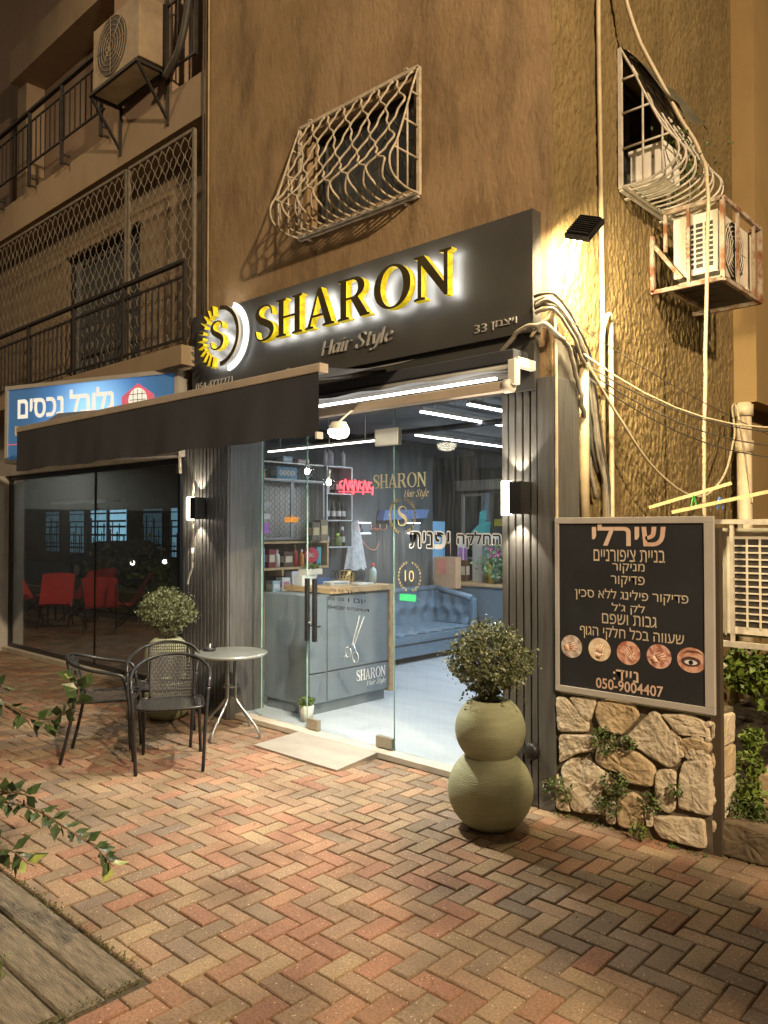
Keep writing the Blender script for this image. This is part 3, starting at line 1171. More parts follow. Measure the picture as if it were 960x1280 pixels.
lettering('lettering', "09:00 - 20:00", 'decal_black', door_leaf, -2.13, -1.98, 1.19, 1.215, 'front', .1735, .001)
lettering('lettering', 'יום ו', 'decal_black', door_leaf, -1.93, -1.74, 1.118, 1.15, 'front', .1735, .001, True)
lettering('lettering', '09:00 - 15:00', 'decal_black', door_leaf, -2.16, -1.975, 1.12, 1.15, 'front', .1735, .001)
lettering('lettering', '054-4252007', 'decal_black', door_leaf, -2.16, -1.965, 1.052, 1.08, 'front', .1735, .001, False, .01)
lettering('lettering', '09-7732014 ;נייד', 'decal_black', door_leaf, -1.945, -1.70, 1.052, 1.08, 'front', .1735, .001, False, .01)
b = B()
for p in ([(-1.80, 1.02), (-1.875, .80)], [(-1.75, 1.02), (-1.855, .80)]):
    q = [(p[0][0], .172, p[0][1]), (p[1][0], .172, p[1][1])]
    b.bar(q[0], q[1], .012, .002, (0, 1, 0))
for c in ((-1.925, .725), (-1.845, .695)):
    b.tube([(c[0] + .032 * math.cos(t * PI / 8), .172, c[1] + .04 * math.sin(t * PI / 8)) for t in range(16)], .004, 5, closed=True)
    b.tube([(-1.868, .172, .80), (c[0] + .012, .172, c[1] + .038)], .004, 5)
b.tube([(-1.95, .172, .70), (-1.99, .172, .665)], .004, 5)
b.build('scissors_decal', 'decal_grey', door_leaf, 'pale outline of hairdressing scissors')
b = B()
b.box(-1.385, -1.225, .1725, .1745, 1.165, 1.215)
b.build('sticker', mat('green_sticker', (.03, .32, .12), .5), right_pane, 'small green sticker')

# salon room
b = B()
b.add([(-5.6, .19, .046), (-.1, .19, .046), (-.1, 6.0, .046), (-5.6, 6.0, .046)], [(0, 1, 2, 3)])
tag(b.build('salon_floor', 'tile_floor'), kind='structure')
b = B()
b.add([(-5.6, .19, 2.86), (-.1, .19, 2.86), (-.1, 6.0, 2.86), (-5.6, 6.0, 2.86)], [(0, 1, 2, 3)])
tag(b.build('salon_ceiling', 'room_ceiling'), kind='structure')
b = B()
b.box(-4.72, -4.65, .42, 4.55, .046, 2.859)
b.box(-5.6, -4.72, 4.48, 4.55, .046, 2.859)
b.box(-5.66, -5.6, 4.55, 6.0, .046, 2.859)
b.box(-5.66, -.05, 6.0, 6.06, .046, 2.859)
b.box(-.10, -.05, .40, 6.0, .046, 2.859)
tag(b.build('salon_wall', 'room_dark'), kind='structure')
b = B()
b.tube([(-4.6, 2.2, 2.74), (-.2, 2.2, 2.74)], .03, 8)
b.tube([(-4.0, .4, 2.78), (-4.0, 5.9, 2.78)], .025, 8)
tag(b.build('ceiling_pipe', 'black_metal'), 'dark pipes running under the salon ceiling', 'pipe')
b = B()
b.box(-4.62, -.12, 5.55, 5.95, 2.62, 2.858)
b.build('ceiling_beam', 'room_ceiling', bld)

# ================================================================== SIGNS
sign = thing('shop_sign', 'long dark fascia sign with glowing gold SHARON letters above the salon', 'sign', (-1.95, -.03, 2.9))
b = B()
b.box(-3.76, -.09, -.06, .035, 2.90, 3.655, 0, .003)
b.build('panel', 'sign_panel', sign)


def halo_letter(polys, x, z, sx, sz, parent, name='letter', off=.05, th=.055, faces=('letter_face', 'lit_gold_side', 'halo')):
    vs, fs = outline_mesh(polys, th)
    b = B()
    y0 = -.06 - off
    P = [(x + v.x * sx, y0 - (v.z + th / 2), z + v.y * sz) for v in vs]
    for f in fs:
        a, c, d = (Vector(vs[i]) for i in f[:3])
        nz = (c - a).cross(d - a)
        nz = nz.normalized().z if nz.length > 1e-12 else 0
        mi = 1
        if abs(nz) > .7:
            mi = 0 if sum(vs[i].z for i in f) > 0 else 2
        b.add([P[i] for i in f], [tuple(range(len(f)))], mi)
    return b.build(name, list(faces), parent)


x = -2.70
tot = sum(GLYPH[c][0] + .05 for c in 'SHARON')
kx = 2.10 / tot
for c in 'SHARON':
    halo_letter(GLYPH[c][1], x, 3.225, kx, .30, sign)
    x += (GLYPH[c][0] + .05) * kx
# round emblem: laurel arc, ring arc and letter S
halo_letter([[(math.cos(R(a)) * 1, math.sin(R(a)) * 1) for a in range(-88, 89, 4)] + [(math.cos(R(a)) * .86, math.sin(R(a)) * .86) for a in range(88, -89, -4)]], -3.23, 3.385, .285, .265, sign, 'ring', .055, .02, ('letter_face', 'white_plastic', 'halo'))
for i in range(11):
    a = 105 + i * 15
    ca, sa = math.cos(R(a)), math.sin(R(a))
    l = []
    for u, v in ((-.17, -.035), (.14, -.06), (.2, .0), (.14, .06), (-.17, .045)):
        rr, tt = .88 + u, v * 1.0
        l.append((rr * ca - tt * sa, rr * sa + tt * ca))
    halo_letter([l], -3.23, 3.385, .285, .265, sign, 'laurel_leaf')
halo_letter(GLYPH['S'][1], -3.335, 3.255, .30, .26, sign)
b = B()
italic_into(b, 'Hair Style', -1.985, -1.245, 3.03, .072, fr(-.061), .012)
b.build('lettering', 'letter_grey', sign, 'raised grey cursive line under the name')
lettering('lettering', 'ויצמן', 'letter_grey', sign, -.395, -.205, 2.955, 3.01, 'front', -.061, .008, True)
lettering('lettering', '33', 'letter_grey', sign, -.525, -.43, 2.955, 3.01, 'front', -.061, .008)
lettering('lettering', '054-4737271', 'letter_grey', sign, -3.69, -3.13, 2.965, 3.03, 'front', -.061, .008)

# glowing arc added in place of the halo light beside the emblem's dark arc
b = B()
pl = [(-3.23 + .285 * 1.17 * math.cos(R(a)), 3.385 + .265 * 1.17 * math.sin(R(a))) for a in range(-80, 66, 5)] + [(-3.23 + .285 * .99 * math.cos(R(a)), 3.385 + .265 * .99 * math.sin(R(a))) for a in range(65, -81, -5)]
b.prism(pl, (0, -.063, 0), (1, 0, 0), (0, 0, 1), (0, -1, 0), .02)
b.build('halo_arc', glow('emblem_halo_glow', (1, 1, .93), 2.2), sign)

# blue light box of the neighbour
ex = Vector((2.17, .72, 0)).normalized()
en = Vector((.72, -2.17, 0)).normalized()
O = Vector((-6.1, -.82, 0))
SL = 2.29


def sgn(u, z, d):
    return tuple(O + ex * u + en * d + Vector((0, 0, z)))


lb = thing('light_box_sign', 'blue backlit shop sign with white Hebrew writing above the black awning', 'sign', (-5.0, -.45, 2.36))
b = B()
bd = lambda u0, u1, z0, z1, d0, d1, bb, m=0: bb.add([sgn(u, z, d) for d in (d0, d1) for z in (z0, z1) for u in (u0, u1)], [(0, 2, 3, 1), (4, 5, 7, 6), (0, 1, 5, 4), (2, 6, 7, 3), (0, 4, 6, 2), (1, 3, 7, 5)], m)
bd(.0, SL, 3.16, 3.20, -.16, .012, b)
bd(.0, SL, 2.38, 2.42, -.16, .012, b)
bd(.0, .04, 2.42, 3.16, -.16, .012, b)
bd(SL - .04, SL, 2.42, 3.16, -.16, .012, b)
bd(.04, SL - .04, 2.42, 3.16, -.16, -.15, b)
b.build('frame', 'alu', lb)
blue = bpy.data.materials.new('blue_backlit_face')
blue.use_nodes = True
nt = blue.node_tree
pb_ = nt.nodes['Principled BSDF']
pb_.inputs['Base Color'].default_value = (.08, .22, .48, 1)
pb_.inputs['Roughness'].default_value = .3
tc = nt.nodes.new('ShaderNodeTexCoord')
sp = nt.nodes.new('ShaderNodeVectorMath')
sp.operation = 'DISTANCE'
sp.inputs[1].default_value = (.05, .0, .42)
nt.links.new(tc.outputs['Object'], sp.inputs[0])
mr = nt.nodes.new('ShaderNodeMapRange')
mr.interpolation_type = 'SMOOTHSTEP'
mr.inputs[1].default_value = 1.0
mr.inputs[2].default_value = .05
mr.inputs[3].default_value = .17
mr.inputs[4].default_value = 1.3
nt.links.new(sp.outputs['Value'], mr.inputs[0])
cr = nt.nodes.new('ShaderNodeMix')
cr.data_type = 'RGBA'
cr.inputs[6].default_value = (.07, .22, .58, 1)
cr.inputs[7].default_value = (.45, .78, 1, 1)
m2 = nt.nodes.new('ShaderNodeMath')
m2.operation = 'SUBTRACT'
m2.inputs[1].default_value = .55
nt.links.new(mr.outputs[0], m2.inputs[0])
nt.links.new(m2.outputs[0], cr.inputs['Factor'])
nt.links.new(cr.outputs[2], pb_.inputs['Emission Color'])
nt.links.new(mr.outputs[0], pb_.inputs['Emission Strength'])
b = B()
bd(.04, SL - .04, 2.42, 3.16, -.006, .0, b)
b.build('lit_face', blue, lb)
white_lit = mat('backlit_white', (.8, .8, .75), .4, emit=(1, .97, .85), es=.55)
pink_lit = mat('backlit_pink', (.6, .12, .16), .4, emit=(.9, .18, .28), es=.4)


def sign_text(string, u0, u1, z0, z1, mt, weight=.015, name='lettering'):
    cu = bpy.data.curves.new('t', 'FONT')
    cu.body = string[::-1]
    cu.extrude = .01
    cu.offset = weight
    cu.resolution_u = 3
    vs, fs = eval_mesh(cu)
    bpy.data.curves.remove(cu)
    xs, ys = [v.x for v in vs], [v.y for v in vs]
    b = B()
    b.add([sgn(u0 + (v.x - min(xs)) / (max(xs) - min(xs)) * (u1 - u0), z0 + (v.y - min(ys)) / (max(ys) - min(ys)) * (z1 - z0), .003 if v.z > 0 else .0005) for v in vs], fs)
    return b.build(name, mt, lb)


sign_text('גלובל נכסים', .18, 1.50, 2.84, 3.10, white_lit, .022)
sign_text('תיווך · קניה', .18, 1.30, 2.64, 2.76, white_lit)
b = B()
hx = [(1.60, 2.90), (1.60, 2.98), (1.80, 3.10), (2.0, 2.98), (2.0, 2.90), (1.80, 2.76)]
b.prism([(u, z) for u, z in hx], sgn(0, 0, .0005), ex, (0, 0, 1), en, .002)
b.build('emblem', pink_lit, lb, 'pink hexagon emblem')
b = B()
b.disc(sgn(1.80, 2.94, .003), .115, en, 28, .001)
em = b.build('globe', white_lit, lb, 'white globe inside the hexagon')
b = B()
for q in (-.055, 0, .055):
    b.bar(sgn(1.80 + q, 2.94 - .1, .0045), sgn(1.80 + q, 2.94 + .1, .0045), .006, .001, en)
    b.bar(sgn(1.80 - .1, 2.94 + q, .0045), sgn(1.80 + .1, 2.94 + q, .0045), .006, .001, en)
b.build('globe_lines', 'decal_black', em)
b = B()
bd(.04, SL - .04, 2.575, 2.585, .0005, .002, b)
b.build('stripe', pink_lit, lb)

# black notice board on the stone wall
nb = thing('notice_board', 'black beauty-treatment board with a silver frame standing on the stone wall', 'sign', (.5, -.03, .73))
b = B()
X0, X1, Z0, Z1 = .035, .965, .735, 1.762
b.box(X0, X1, -.03, -.006, Z0, Z0 + .036, 0, .003)
b.box(X0, X1, -.03, -.006, Z1 - .036, Z1, 0, .003)
b.box(X0, X0 + .026, -.03, -.006, Z0 + .036, Z1 - .036, 0, .003)
b.box(X1 - .05, X1, -.03, -.006, Z0 + .036, Z1 - .036, 0, .003)
b.build('frame', 'alu', nb)
b = B()
b.box(X0 + .02, X1 - .02, -.022, -.012, Z0 + .02, Z1 - .02)
b.build('panel', mat('black_board', (.022, .024, .028), .5, 0, .2, 2), nb)
rose = mat('rose_gold_print', (.62, .40, .29), .45, 0, .3, 5, col2=(.75, .62, .5))
cream = mat('cream_print', (.58, .50, .38), .5)
rows = [('שירלי', .275, .71, 1.60, 1.735, rose, .02), ('בניית ציפורניים', .285, .705, 1.512, 1.578, cream, 0), ('מניקור', .40, .59, 1.445, 1.502, cream, 0), ('פדיקור', .39, .59, 1.368, 1.432, cream, 0),
        ('פדיקור פילינג ללא סכין', .165, .83, 1.283, 1.355, cream, 0), ("לק ג'ל", .395, .59, 1.218, 1.278, cream, 0), ('גבות ושפם', .335, .655, 1.157, 1.215, cream, 0), ('שעווה בכל חלקי הגוף', .195, .805, 1.062, 1.146, cream, 0), ('נייד:', .40, .55, .845, .905, rose, .012)]
for s_, a0, a1, c0, c1, mt, wt in rows:
    lettering('lettering', s_, mt, nb, a0, a1, c0, c1, 'front', -.0215, .001, True, wt)
lettering('lettering', '050-9004407', rose, nb, .295, .69, .785, .845, 'front', -.0215, .001, False, .012)
tones = [((.42, .30, .24), (.70, .62, .56)), ((.72, .55, .36), (.86, .74, .54)), ((.45, .16, .10), (.80, .52, .40)), ((.40, .15, .10), (.78, .50, .42)), ((.50, .24, .16), (.74, .46, .34))]
skin = mat('printed_skin', (.68, .42, .30), .5, 0, .2, 20)
for i, (cx_, (c1, c2)) in enumerate(zip((.14, .318, .493, .668, .845), tones)):
    b = B()
    b.disc((cx_, -.0215, 1.005), .069 if i < 4 else .078, (0, -1, 0), 36, .001, 0, .066)
    pic = b.build('picture', mat('picture_print', c1, .4, 0, .2, 26, col2=c2, thr=(.42, .56)), nb)
    b = B()
    if i == 4:
        b.disc((cx_ - .005, -.0228, .997), .052, (0, -1, 0), 26, .0006, 0, .026)
        pr = b.build('eye_shadow', mat('eye_shadow_print', (.10, .05, .04), .5), pic)
        b = B()
        b.disc((cx_ - .004, -.0236, .993), .034, (0, -1, 0), 20, .0004, 0, .013)
        b.build('eye_white', 'decal_white', pic)
        b = B()
        b.disc((cx_ - .004, -.0242, .993), .012, (0, -1, 0), 20, .0004)
        b.build('iris', 'decal_black', pic)
        b = B()
        b.prism([(-.055, .0), (-.02, .022), (.03, .022), (.062, .004), (.03, .013), (-.02, .012)], (cx_, -.0228, 1.033), (1, 0, 0), (0, 0, 1), (0, -1, 0), .0006)
        b.build('brow', mat('brow_print', (.12, .06, .04), .5), pic)
    else:
        # a hand or foot shape in each picture
        rr = random.Random(i)
        th = R([15, 75, 130, 35][i])
        dv, pv_ = Vector((math.cos(th), 0, math.sin(th))), Vector((-math.sin(th), 0, math.cos(th)))
        c0 = Vector((cx_, -.0222, 1.003)) - dv * .03
        b.tube([c0 - dv * .02, c0 + dv * .012], [.015, .018], 8)
        for q in range(4):
            p0 = c0 + dv * .008 + pv_ * (q - 1.5) * .0085
            b.tube([p0, p0 + dv * .025 + pv_ * (q - 1.5) * .003, p0 + dv * [.048, .058, .055, .042][q] + pv_ * ((q - 1.5) * .006 - .006 * (i % 2))], [.0045, .004, .0028], 6)
        b.tube([c0 - pv_ * .012, c0 + dv * .015 - pv_ * .028], [.006, .004], 6)
        for v in range(len(b.v)):
            x_, y_, z_ = b.v[v]
            b.v[v] = (x_, -.0228 + (y_ + .0222) * .04, z_)
        b.build('hand_print', skin, pic)
b = B()
b.box(.925, .975, .02, .07, .0, 1.70)
b.box(.10, .93, .0, .012, .80, .84)
b.build('post', mat('brown_post', (.06, .045, .03), .7), nb)

# ================================================================== STONE WALL, KERB STONES, STEPS
STONES = [[(0.03, 0.69), (0.09, 0.69), (0.23, 0.58), (0.23, 0.52), (0.04, 0.49)], [(0.11, 0.7), (0.29, 0.71), (0.24, 0.58), (0.2, 0.61)], [(0.3, 0.71), (0.52, 0.71), (0.54, 0.66), (0.44, 0.54), (0.33, 0.55), (0.28, 0.62)], [(0.62, 0.7), (0.66, 0.69), (0.76, 0.55), (0.775, 0.47), (0.72, 0.41), (0.59, 0.46), (0.46, 0.52)], [(0.67, 0.69), (0.82, 0.71), (0.9, 0.69), (0.93, 0.61), (0.85, 0.61), (0.77, 0.6)], [(0.77, 0.57), (0.84, 0.595), (0.93, 0.58), (0.92, 0.53), (0.8, 0.49)], [(0.05, 0.47), (0.27, 0.5), (0.29, 0.46), (0.25, 0.41), (0.17, 0.39), (0.05, 0.3)], [(0.06, 0.28), (0.12, 0.34), (0.24, 0.36), (0.36, 0.3), (0.32, 0.22), (0.30, 0.17), (0.33, 0.07), (0.14, 0.04), (0.09, 0.13)], [(0.29, 0.43), (0.32, 0.45), (0.54, 0.46), (0.63, 0.4), (0.62, 0.29), (0.48, 0.28), (0.42, 0.33), (0.35, 0.33), (0.28, 0.36)], [(0.64, 0.37), (0.69, 0.4), (0.75, 0.39), (0.74, 0.2), (0.71, 0.17), (0.64, 0.2)], [(0.79, 0.46), (0.93, 0.5), (0.93, 0.21), (0.76, 0.21), (0.77, 0.36)], [(0.42, 0.18), (0.5, 0.23), (0.56, 0.2), (0.57, 0.07), (0.48, 0.03), (0.42, 0.03)], [(0.58, 0.16), (0.62, 0.17), (0.62, 0.08), (0.59, 0.07)], [(0.63, 0.13), (0.89, 0.18), (0.9, 0.03), (0.67, 0.03), (0.63, 0.07)], [(0.34, 0.25), (0.4, 0.26), (0.4, 0.2), (0.35, 0.19)], [(.03, .24), (.08, .12), (.12, .03), (.03, .03)], [(.35, .14), (.40, .16), (.40, .03), (.35, .03)]]
from mathutils import noise as mnoise


def rough_stone(b, poly, y, bulge, seed, tone=0):
    """one faced stone: outline rounded, face bulging and chipped"""
    c = Vector((sum(p[0] for p in poly) / len(poly), sum(p[1] for p in poly) / len(poly)))
    pts = []
    k = len(poly)
    for i in range(k):
        p, q = Vector(poly[i]), Vector(poly[(i + 1) % k])
        n_ = max(3, int((q - p).length / .022))
        pts += [p.lerp(q, t / n_) for t in range(n_)]
    pts = [p + (p - c).normalized() * .007 for p in pts]
    for _ in range(1):
        pts = [(pts[i - 1] + pts[i] * 2 + pts[(i + 1) % len(pts)]) / 4 for i in range(len(pts))]
    rings = [(1.0, .03), (.995, -.35), (.965, -.85), (.88, -1.0), (.70, -1.02), (.48, -1.05), (.24, -1.06)]
    vs, fs = [], []
    n_ = len(pts)
    for s_, d in rings:
        for p in pts:
            q = c + (p - c) * s_
            nn = mnoise.noise(Vector((q.x * 9 + seed * 7.1, q.y * 9, seed))) * .7 + abs(mnoise.noise(Vector((q.x * 24, q.y * 24 + seed, 3.3)))) * .75
            dep = .03 if d > 0 else d * bulge * (1 + .55 * nn)
            vs.append((q.x + mnoise.noise(Vector((q.x * 30, q.y * 30, seed))) * .004, y + dep, q.y))
    for i in range(len(rings) - 1):
        for j in range(n_):
            fs.append((i * n_ + j, i * n_ + (j + 1) % n_, (i + 1) * n_ + (j + 1) % n_, (i + 1) * n_ + j))
    vs.append((c.x, y - 1.1 * bulge, c.y))
    L = len(rings) - 1
    for j in range(n_):
        fs.append((L * n_ + j, L * n_ + (j + 1) % n_, len(vs) - 1))
    b.add(vs, fs, tone, False)


swl = thing('stone_wall', 'low wall of pale rough fieldstones under the black board', 'wall', (.48, .1, 0))
b = B()
b.box(.012, .93, .012, .34, 0, .715)
b.build('mortar', mat('wall_mortar', (.11, .09, .06), .95, 0, .3, 14, .8, 40), swl)
b = B()
for i, s_ in enumerate(STONES):
    rough_stone(b, s_, .012, .026, i + 1, i % 3)
# chipped rubble patch and end face
rr = random.Random(9)
for i in range(46):
    x_, z_ = rr.uniform(.72, .92), rr.uniform(.49, .68)
    s_ = rr.uniform(.008, .02)
    rough_stone(b, [(x_ - s_, z_ - s_ * .5), (x_, z_ - s_), (x_ + s_, z_ - s_ * .3), (x_ + s_ * .5, z_ + s_), (x_ - s_ * .8, z_ + s_ * .7)], .004, .015, i + 60, i % 2)
st_a = mat('field_stone', (.47, .40, .28), .9, 0, .2, 7, .8, 34, col2=(.62, .54, .41), bdist=.02)
st_b = mat('field_stone_pale', (.50, .42, .30), .9, 0, .2, 9, .7, 30, col2=(.62, .55, .42), bdist=.02)
st_c = mat('field_stone_warm', (.42, .32, .19), .9, 0, .2, 6, .7, 26, col2=(.54, .43, .27), bdist=.02)
b.build('stone', [st_a, st_b, st_c], swl)
b = B()
for i in range(4):
    rough_stone(b, [(.03, .04 + i * .17), (.30, .03 + i * .17), (.31, .18 + i * .17), (.02, .19 + i * .17)], 0, .02, 80 + i, i % 3)
b.v = [(.932 - y_, x_, z_) for x_, y_, z_ in b.v]
b.build('stone', [st_a, st_b, st_c], swl)

kb = thing('kerb_stone', 'rough low kerb stone below the garden plants', 'stone kerb', (1.2, .1, 0))
b = B()
rough_stone(b, [(.955, .01), (1.20, .01), (1.21, .165), (1.10, .185), (.96, .175)], .06, .022, 91, 0)
rough_stone(b, [(1.225, .01), (1.58, .01), (1.57, .19), (1.40, .20), (1.23, .17)], .06, .024, 92, 0)
rough_stone(b, [(1.595, .01), (2.05, .01), (2.04, .18), (1.80, .20), (1.59, .19)], .06, .024, 93, 0)
rough_stone(b, [(2.07, .01), (2.9, .01), (2.9, .19), (2.2, .20), (2.06, .18)], .06, .024, 94, 0)
b.box(.95, 2.9, .075, .40, 0, .17, 0, .02)
b.build('stone', [mat('damp_stone', (.09, .07, .045), .85, 0, .3, 6, .7, 30, col2=(.22, .17, .11))], kb)
stp = thing('garden_steps', 'two stone steps rising into the side yard', 'steps', (1.6, .8, 0))
b = B()
b.box(.95, 3.2, .50, .95, 0, .17, 0, .012)
b.box(.96, 3.2, .62, 3.1, .171, .30, 0, .012)
b.build('step', [mat('step_stone', (.30, .225, .13), .85, 0, .25, 5, .5, 40, col2=(.40, .31, .19))], stp)
b = B()
b.add([(-.01, .34, .05), (.95, .34, .05), (.95, 3.2, .12), (-.01, 3.2, .12)], [(0, 1, 2, 3)])
b.add([(-.01, 3.2, .12), (3.2, 3.1, .29), (3.2, 5, .29), (-.01, 5, .12)], [(0, 1, 2, 3)])
tag(b.build('yard_ground', 'soil'), kind='structure')
nbw = thing('neighbour_building', 'dark neighbouring house wall closing the side yard', 'building', (4, 5.5, 0))
b = B()
b.box(.3, 9, 5.2, 6, 0, 14)
b.box(3.3, 9, 1.2, 5.2, 0, 9.6)
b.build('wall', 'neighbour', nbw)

# ================================================================== AWNINGS
aw = thing('awning', 'long extended black awning with a straight hanging valance', 'awning', (-3.1, -.5, 2.6))
AX0, AX1, AY, AZ = -5.32, -.975, -1.0, 2.622


def rear_y(x):
    t = (x - (-6.1)) / 2.17
    return min(-.09, -.82 + .72 * t - .06) if x < -3.93 else -.09


b = B()
b.sheet(lambda u, v: (AX0 + .02 + u * (AX1 - AX0 - .04), rear_y(AX0 + u * (AX1 - AX0)) * (1 - v) + AY * v, 2.86 * (1 - v) + (AZ + .045) * v - .035 * math.sin(PI * v) + .006 * math.sin(u * 60) * math.sin(PI * v)), 60, 10)
b.build('fabric', 'awning_under', aw)
b = B()
b.sheet(lambda u, v: (AX0 + u * (AX1 - AX0), AY - .014 + .014 * math.sin(u * 27 + .6 * math.sin(u * 9)) * v + .006 * math.sin(u * 83 + 2 + 2 * v) * v, AZ + .01 - v * .378 - (.005 * math.sin(u * 25) + .004 * math.sin(u * 61)) * v), 90, 8)
b.build('valance', 'awning', aw)
b = B()
b.box(AX0 - .01, AX1 + .01, AY - .02, AY + .05, AZ + .008, AZ + .062, 0, .006)
b.box(AX0 - .02, AX0 - .012, AY - .03, AY + .06, AZ - .02, AZ + .07)
b.box(AX1 + .012, AX1 + .016, AY - .02, AY + .05, AZ + .008, AZ + .062)
b.build('front_bar', 'alu_beige', aw)
b = B()
b.box(AX1 - .012, AX1 + .004, AY - .03, AY + .02, AZ - .39, AZ - .35)
b.build('valance_clip', 'white_plastic', aw)
for x in (-4.6, -1.25):
    b = B()
    b.tube([(x, -.12, 2.80), (x - .55, -.5, 2.76), (x - .05, -.97, 2.69)], .018, 8)
    b.build('folding_arm', 'awning_under', aw)
aw2 = thing('awning', 'rolled-up awning with a white light strip over the salon door', 'awning', (-1.1, -.15, 2.7))
b = B()
b.box(-3.2, -.14, -.20, -.035, 2.70, 2.78, 0, .01)
b.build('cassette', 'awning', aw2)
b = B()
b.tube([(-3.2, -.15, 2.665), (-.15, -.15, 2.665)], .05, 14)
b.sheet(lambda u, v: (-3.2 + 3.05 * u, -.10 - .16 * v, 2.70 - .05 * v - .025 * math.sin(PI * v) + .006 * math.sin(u * 40 + v * 3)), 40, 8)
b.build('fabric_roll', 'awning_under', aw2)
b = B()
b.box(-3.2, -.17, -.285, -.215, 2.515, 2.575, 0, .006)
b.build('front_bar', 'alu_beige', aw2)
b = B()
b.tube([(-.17, -.25, 2.545), (-.115, -.25, 2.545)], .042, 14)
b.box(-.135, -.085, -.27, -.21, 2.55, 2.70, 0, .006)
b.box(-.13, -.09, -.22, -.03, 2.66, 2.72, 0, .006)
b.build('end_bracket', 'white_plastic', aw2)
ls = thing('light_strip', 'thin white light strip along the rolled-up awning', 'light strip', (-1.3, -.24, 2.6))
b = B()
for x in (-3.1, -2.2, -1.3, -.78):
    b.box(x, (x + .895 if x < -1 else -.23), -.262, -.238, 2.594, 2.608)
b.build('tube', glow('awning_strip_light', (1, .98, .92), 9), ls)
lamp('AREA', 'strip_lamp', (-1.65, -.25, 2.505), P_AWNING, (1, .97, .90), 2.8, .03, (-1.65, -.45, 0), spread=R(170))

# round flood spot hanging under the awning
sp = thing('round_spotlight', 'round glaring spotlight hanging under the awning bar', 'spotlight', (-1.42, -.5, 2.4))
b = B()
b.lathe([(.0, .05), (.05, .045), (.075, .0), (.07, -.012)], 20, (-1.42, -.42, 2.385))
b.tube([(-1.42, -.42, 2.43), (-1.42, -.30, 2.52), (-1.42, -.25, 2.52)], .008)
b.build('housing', 'white_plastic', sp)
b = B()
b.lathe([(.072, -.006), (.074, -.03), (.055, -.058), (.0, -.072)], 20, (-1.42, -.42, 2.385))
b.build('bulb', glow('spot_bulb', (1, .9, .68), 22), sp)
lamp('SPOT', 'spot_lamp', (-1.42, -.42, 2.30), 470, (1, .90, .74), .05, None, (-2.1, -1.1, 0), R(150), None, .8)

# awning crank hanging on the left pillar
cr_ = thing('awning_crank', 'thin white crank rod hanging before the left slatted pillar', 'crank', (-3.75, -.06, 1.9))
b = B()
b.tube([(-3.72, -.07, 2.45), (-3.72, -.07, 1.52)], .009, 8)
b.tube(catmull([(-3.73, -.07, 1.40), (-3.73, -.07, 1.33), (-3.78, -.07, 1.25), (-3.80, -.07, 1.18)], 5), .010, 8)
b.tube([(-3.72, -.07, 1.52), (-3.73, -.07, 1.40)], .014, 8)
b.build('rod', 'white_iron', cr_)
b = B()
b.tube([(-3.95, -.06, 2.22), (-3.82, -.16, 2.55)], .014, 8)
b.build('arm', 'white_iron', cr_)

# ================================================================== LAMPS ON THE FACADE
warm_tube = glow('sconce_tube', (1, .90, .72), 26)


def make_sconce(label, x, z):
    t = thing('wall_sconce', label, 'wall lamp', (x, -.02, z), 'up-and-down sconces')
    b = B()
    b.box(x - .012, x + .075, -.125, -.112, z - .10, z + .10, 0, .003)
    b.box(x + .062, x + .075, -.112, -.006, z - .10, z + .10, 0, .003)
    b.box(x - .05, x + .075, -.018, -.005, z - .06, z + .06)
    b.build('shade', 'black_metal', t)
    b = B()
    b.tube([(x - .052, -.088, z - .105), (x - .052, -.088, z + .105)], .032, 12)
    b.build('tube', warm_tube, t)
    for s_ in (-1, 1):
        lamp('SPOT', 'sconce_lamp', (x, -.06, z + .115 * s_), 26, (1, .84, .62), .012, None, (x, -.035, z + s_), R(82), None, .25)
    lamp('POINT', 'sconce_glow', (x - .11, -.085, z), 5.5, (1, .8, .55), .03)
    return t


make_sconce('glowing black sconce on the slatted pillar nearest the black board', -.215, 1.885)
make_sconce('glowing black sconce on the slatted pillar beside the neighbour window', -3.68, 1.88)

fl = thing('floodlight', 'dark flat floodlight blazing on the textured side wall', 'floodlight', (.1, .2, 3.45))
b = B()
c = Vector((.25, -.04, 3.43))
n = Vector((-.30, .74, -.60)).normalized()
ax = Vector((.88, .05, -.28))
ax = (ax - n * ax.dot(n)).normalized()
ay = n.cross(ax)
b.obox(c - n * .016, ax * .078, ay * .092, n * .016)
for q in range(-4, 5):
    b.obox(c - n * .040 + ay * q * .019, ax * .07, ay * .003, n * .010)
b.build('housing', 'black_metal', fl)
b = B()
b.obox(c + n * .003, ax * .066, ay * .080, n * .003)
b.build('lens', glow('flood_lens', (1, .88, .58), 30), fl)
b = B()
b.tube(catmull([tuple(c - n * .03), (.18, .0, 3.50), (.06, .08, 3.45), (-.015, .1, 3.40)], 5), .012)
b.tube(catmull([(.16, .02, 3.48), (.08, .10, 3.34), (.05, .12, 3.22), (.01, .12, 3.10)], 5), .012)
b.build('bracket', 'white_iron', fl)
lamp('AREA', 'flood_lamp', tuple(c + n * .012), P_FLOOD, (1, .80, .46), .16, .2, tuple(c + n), spread=R(150))

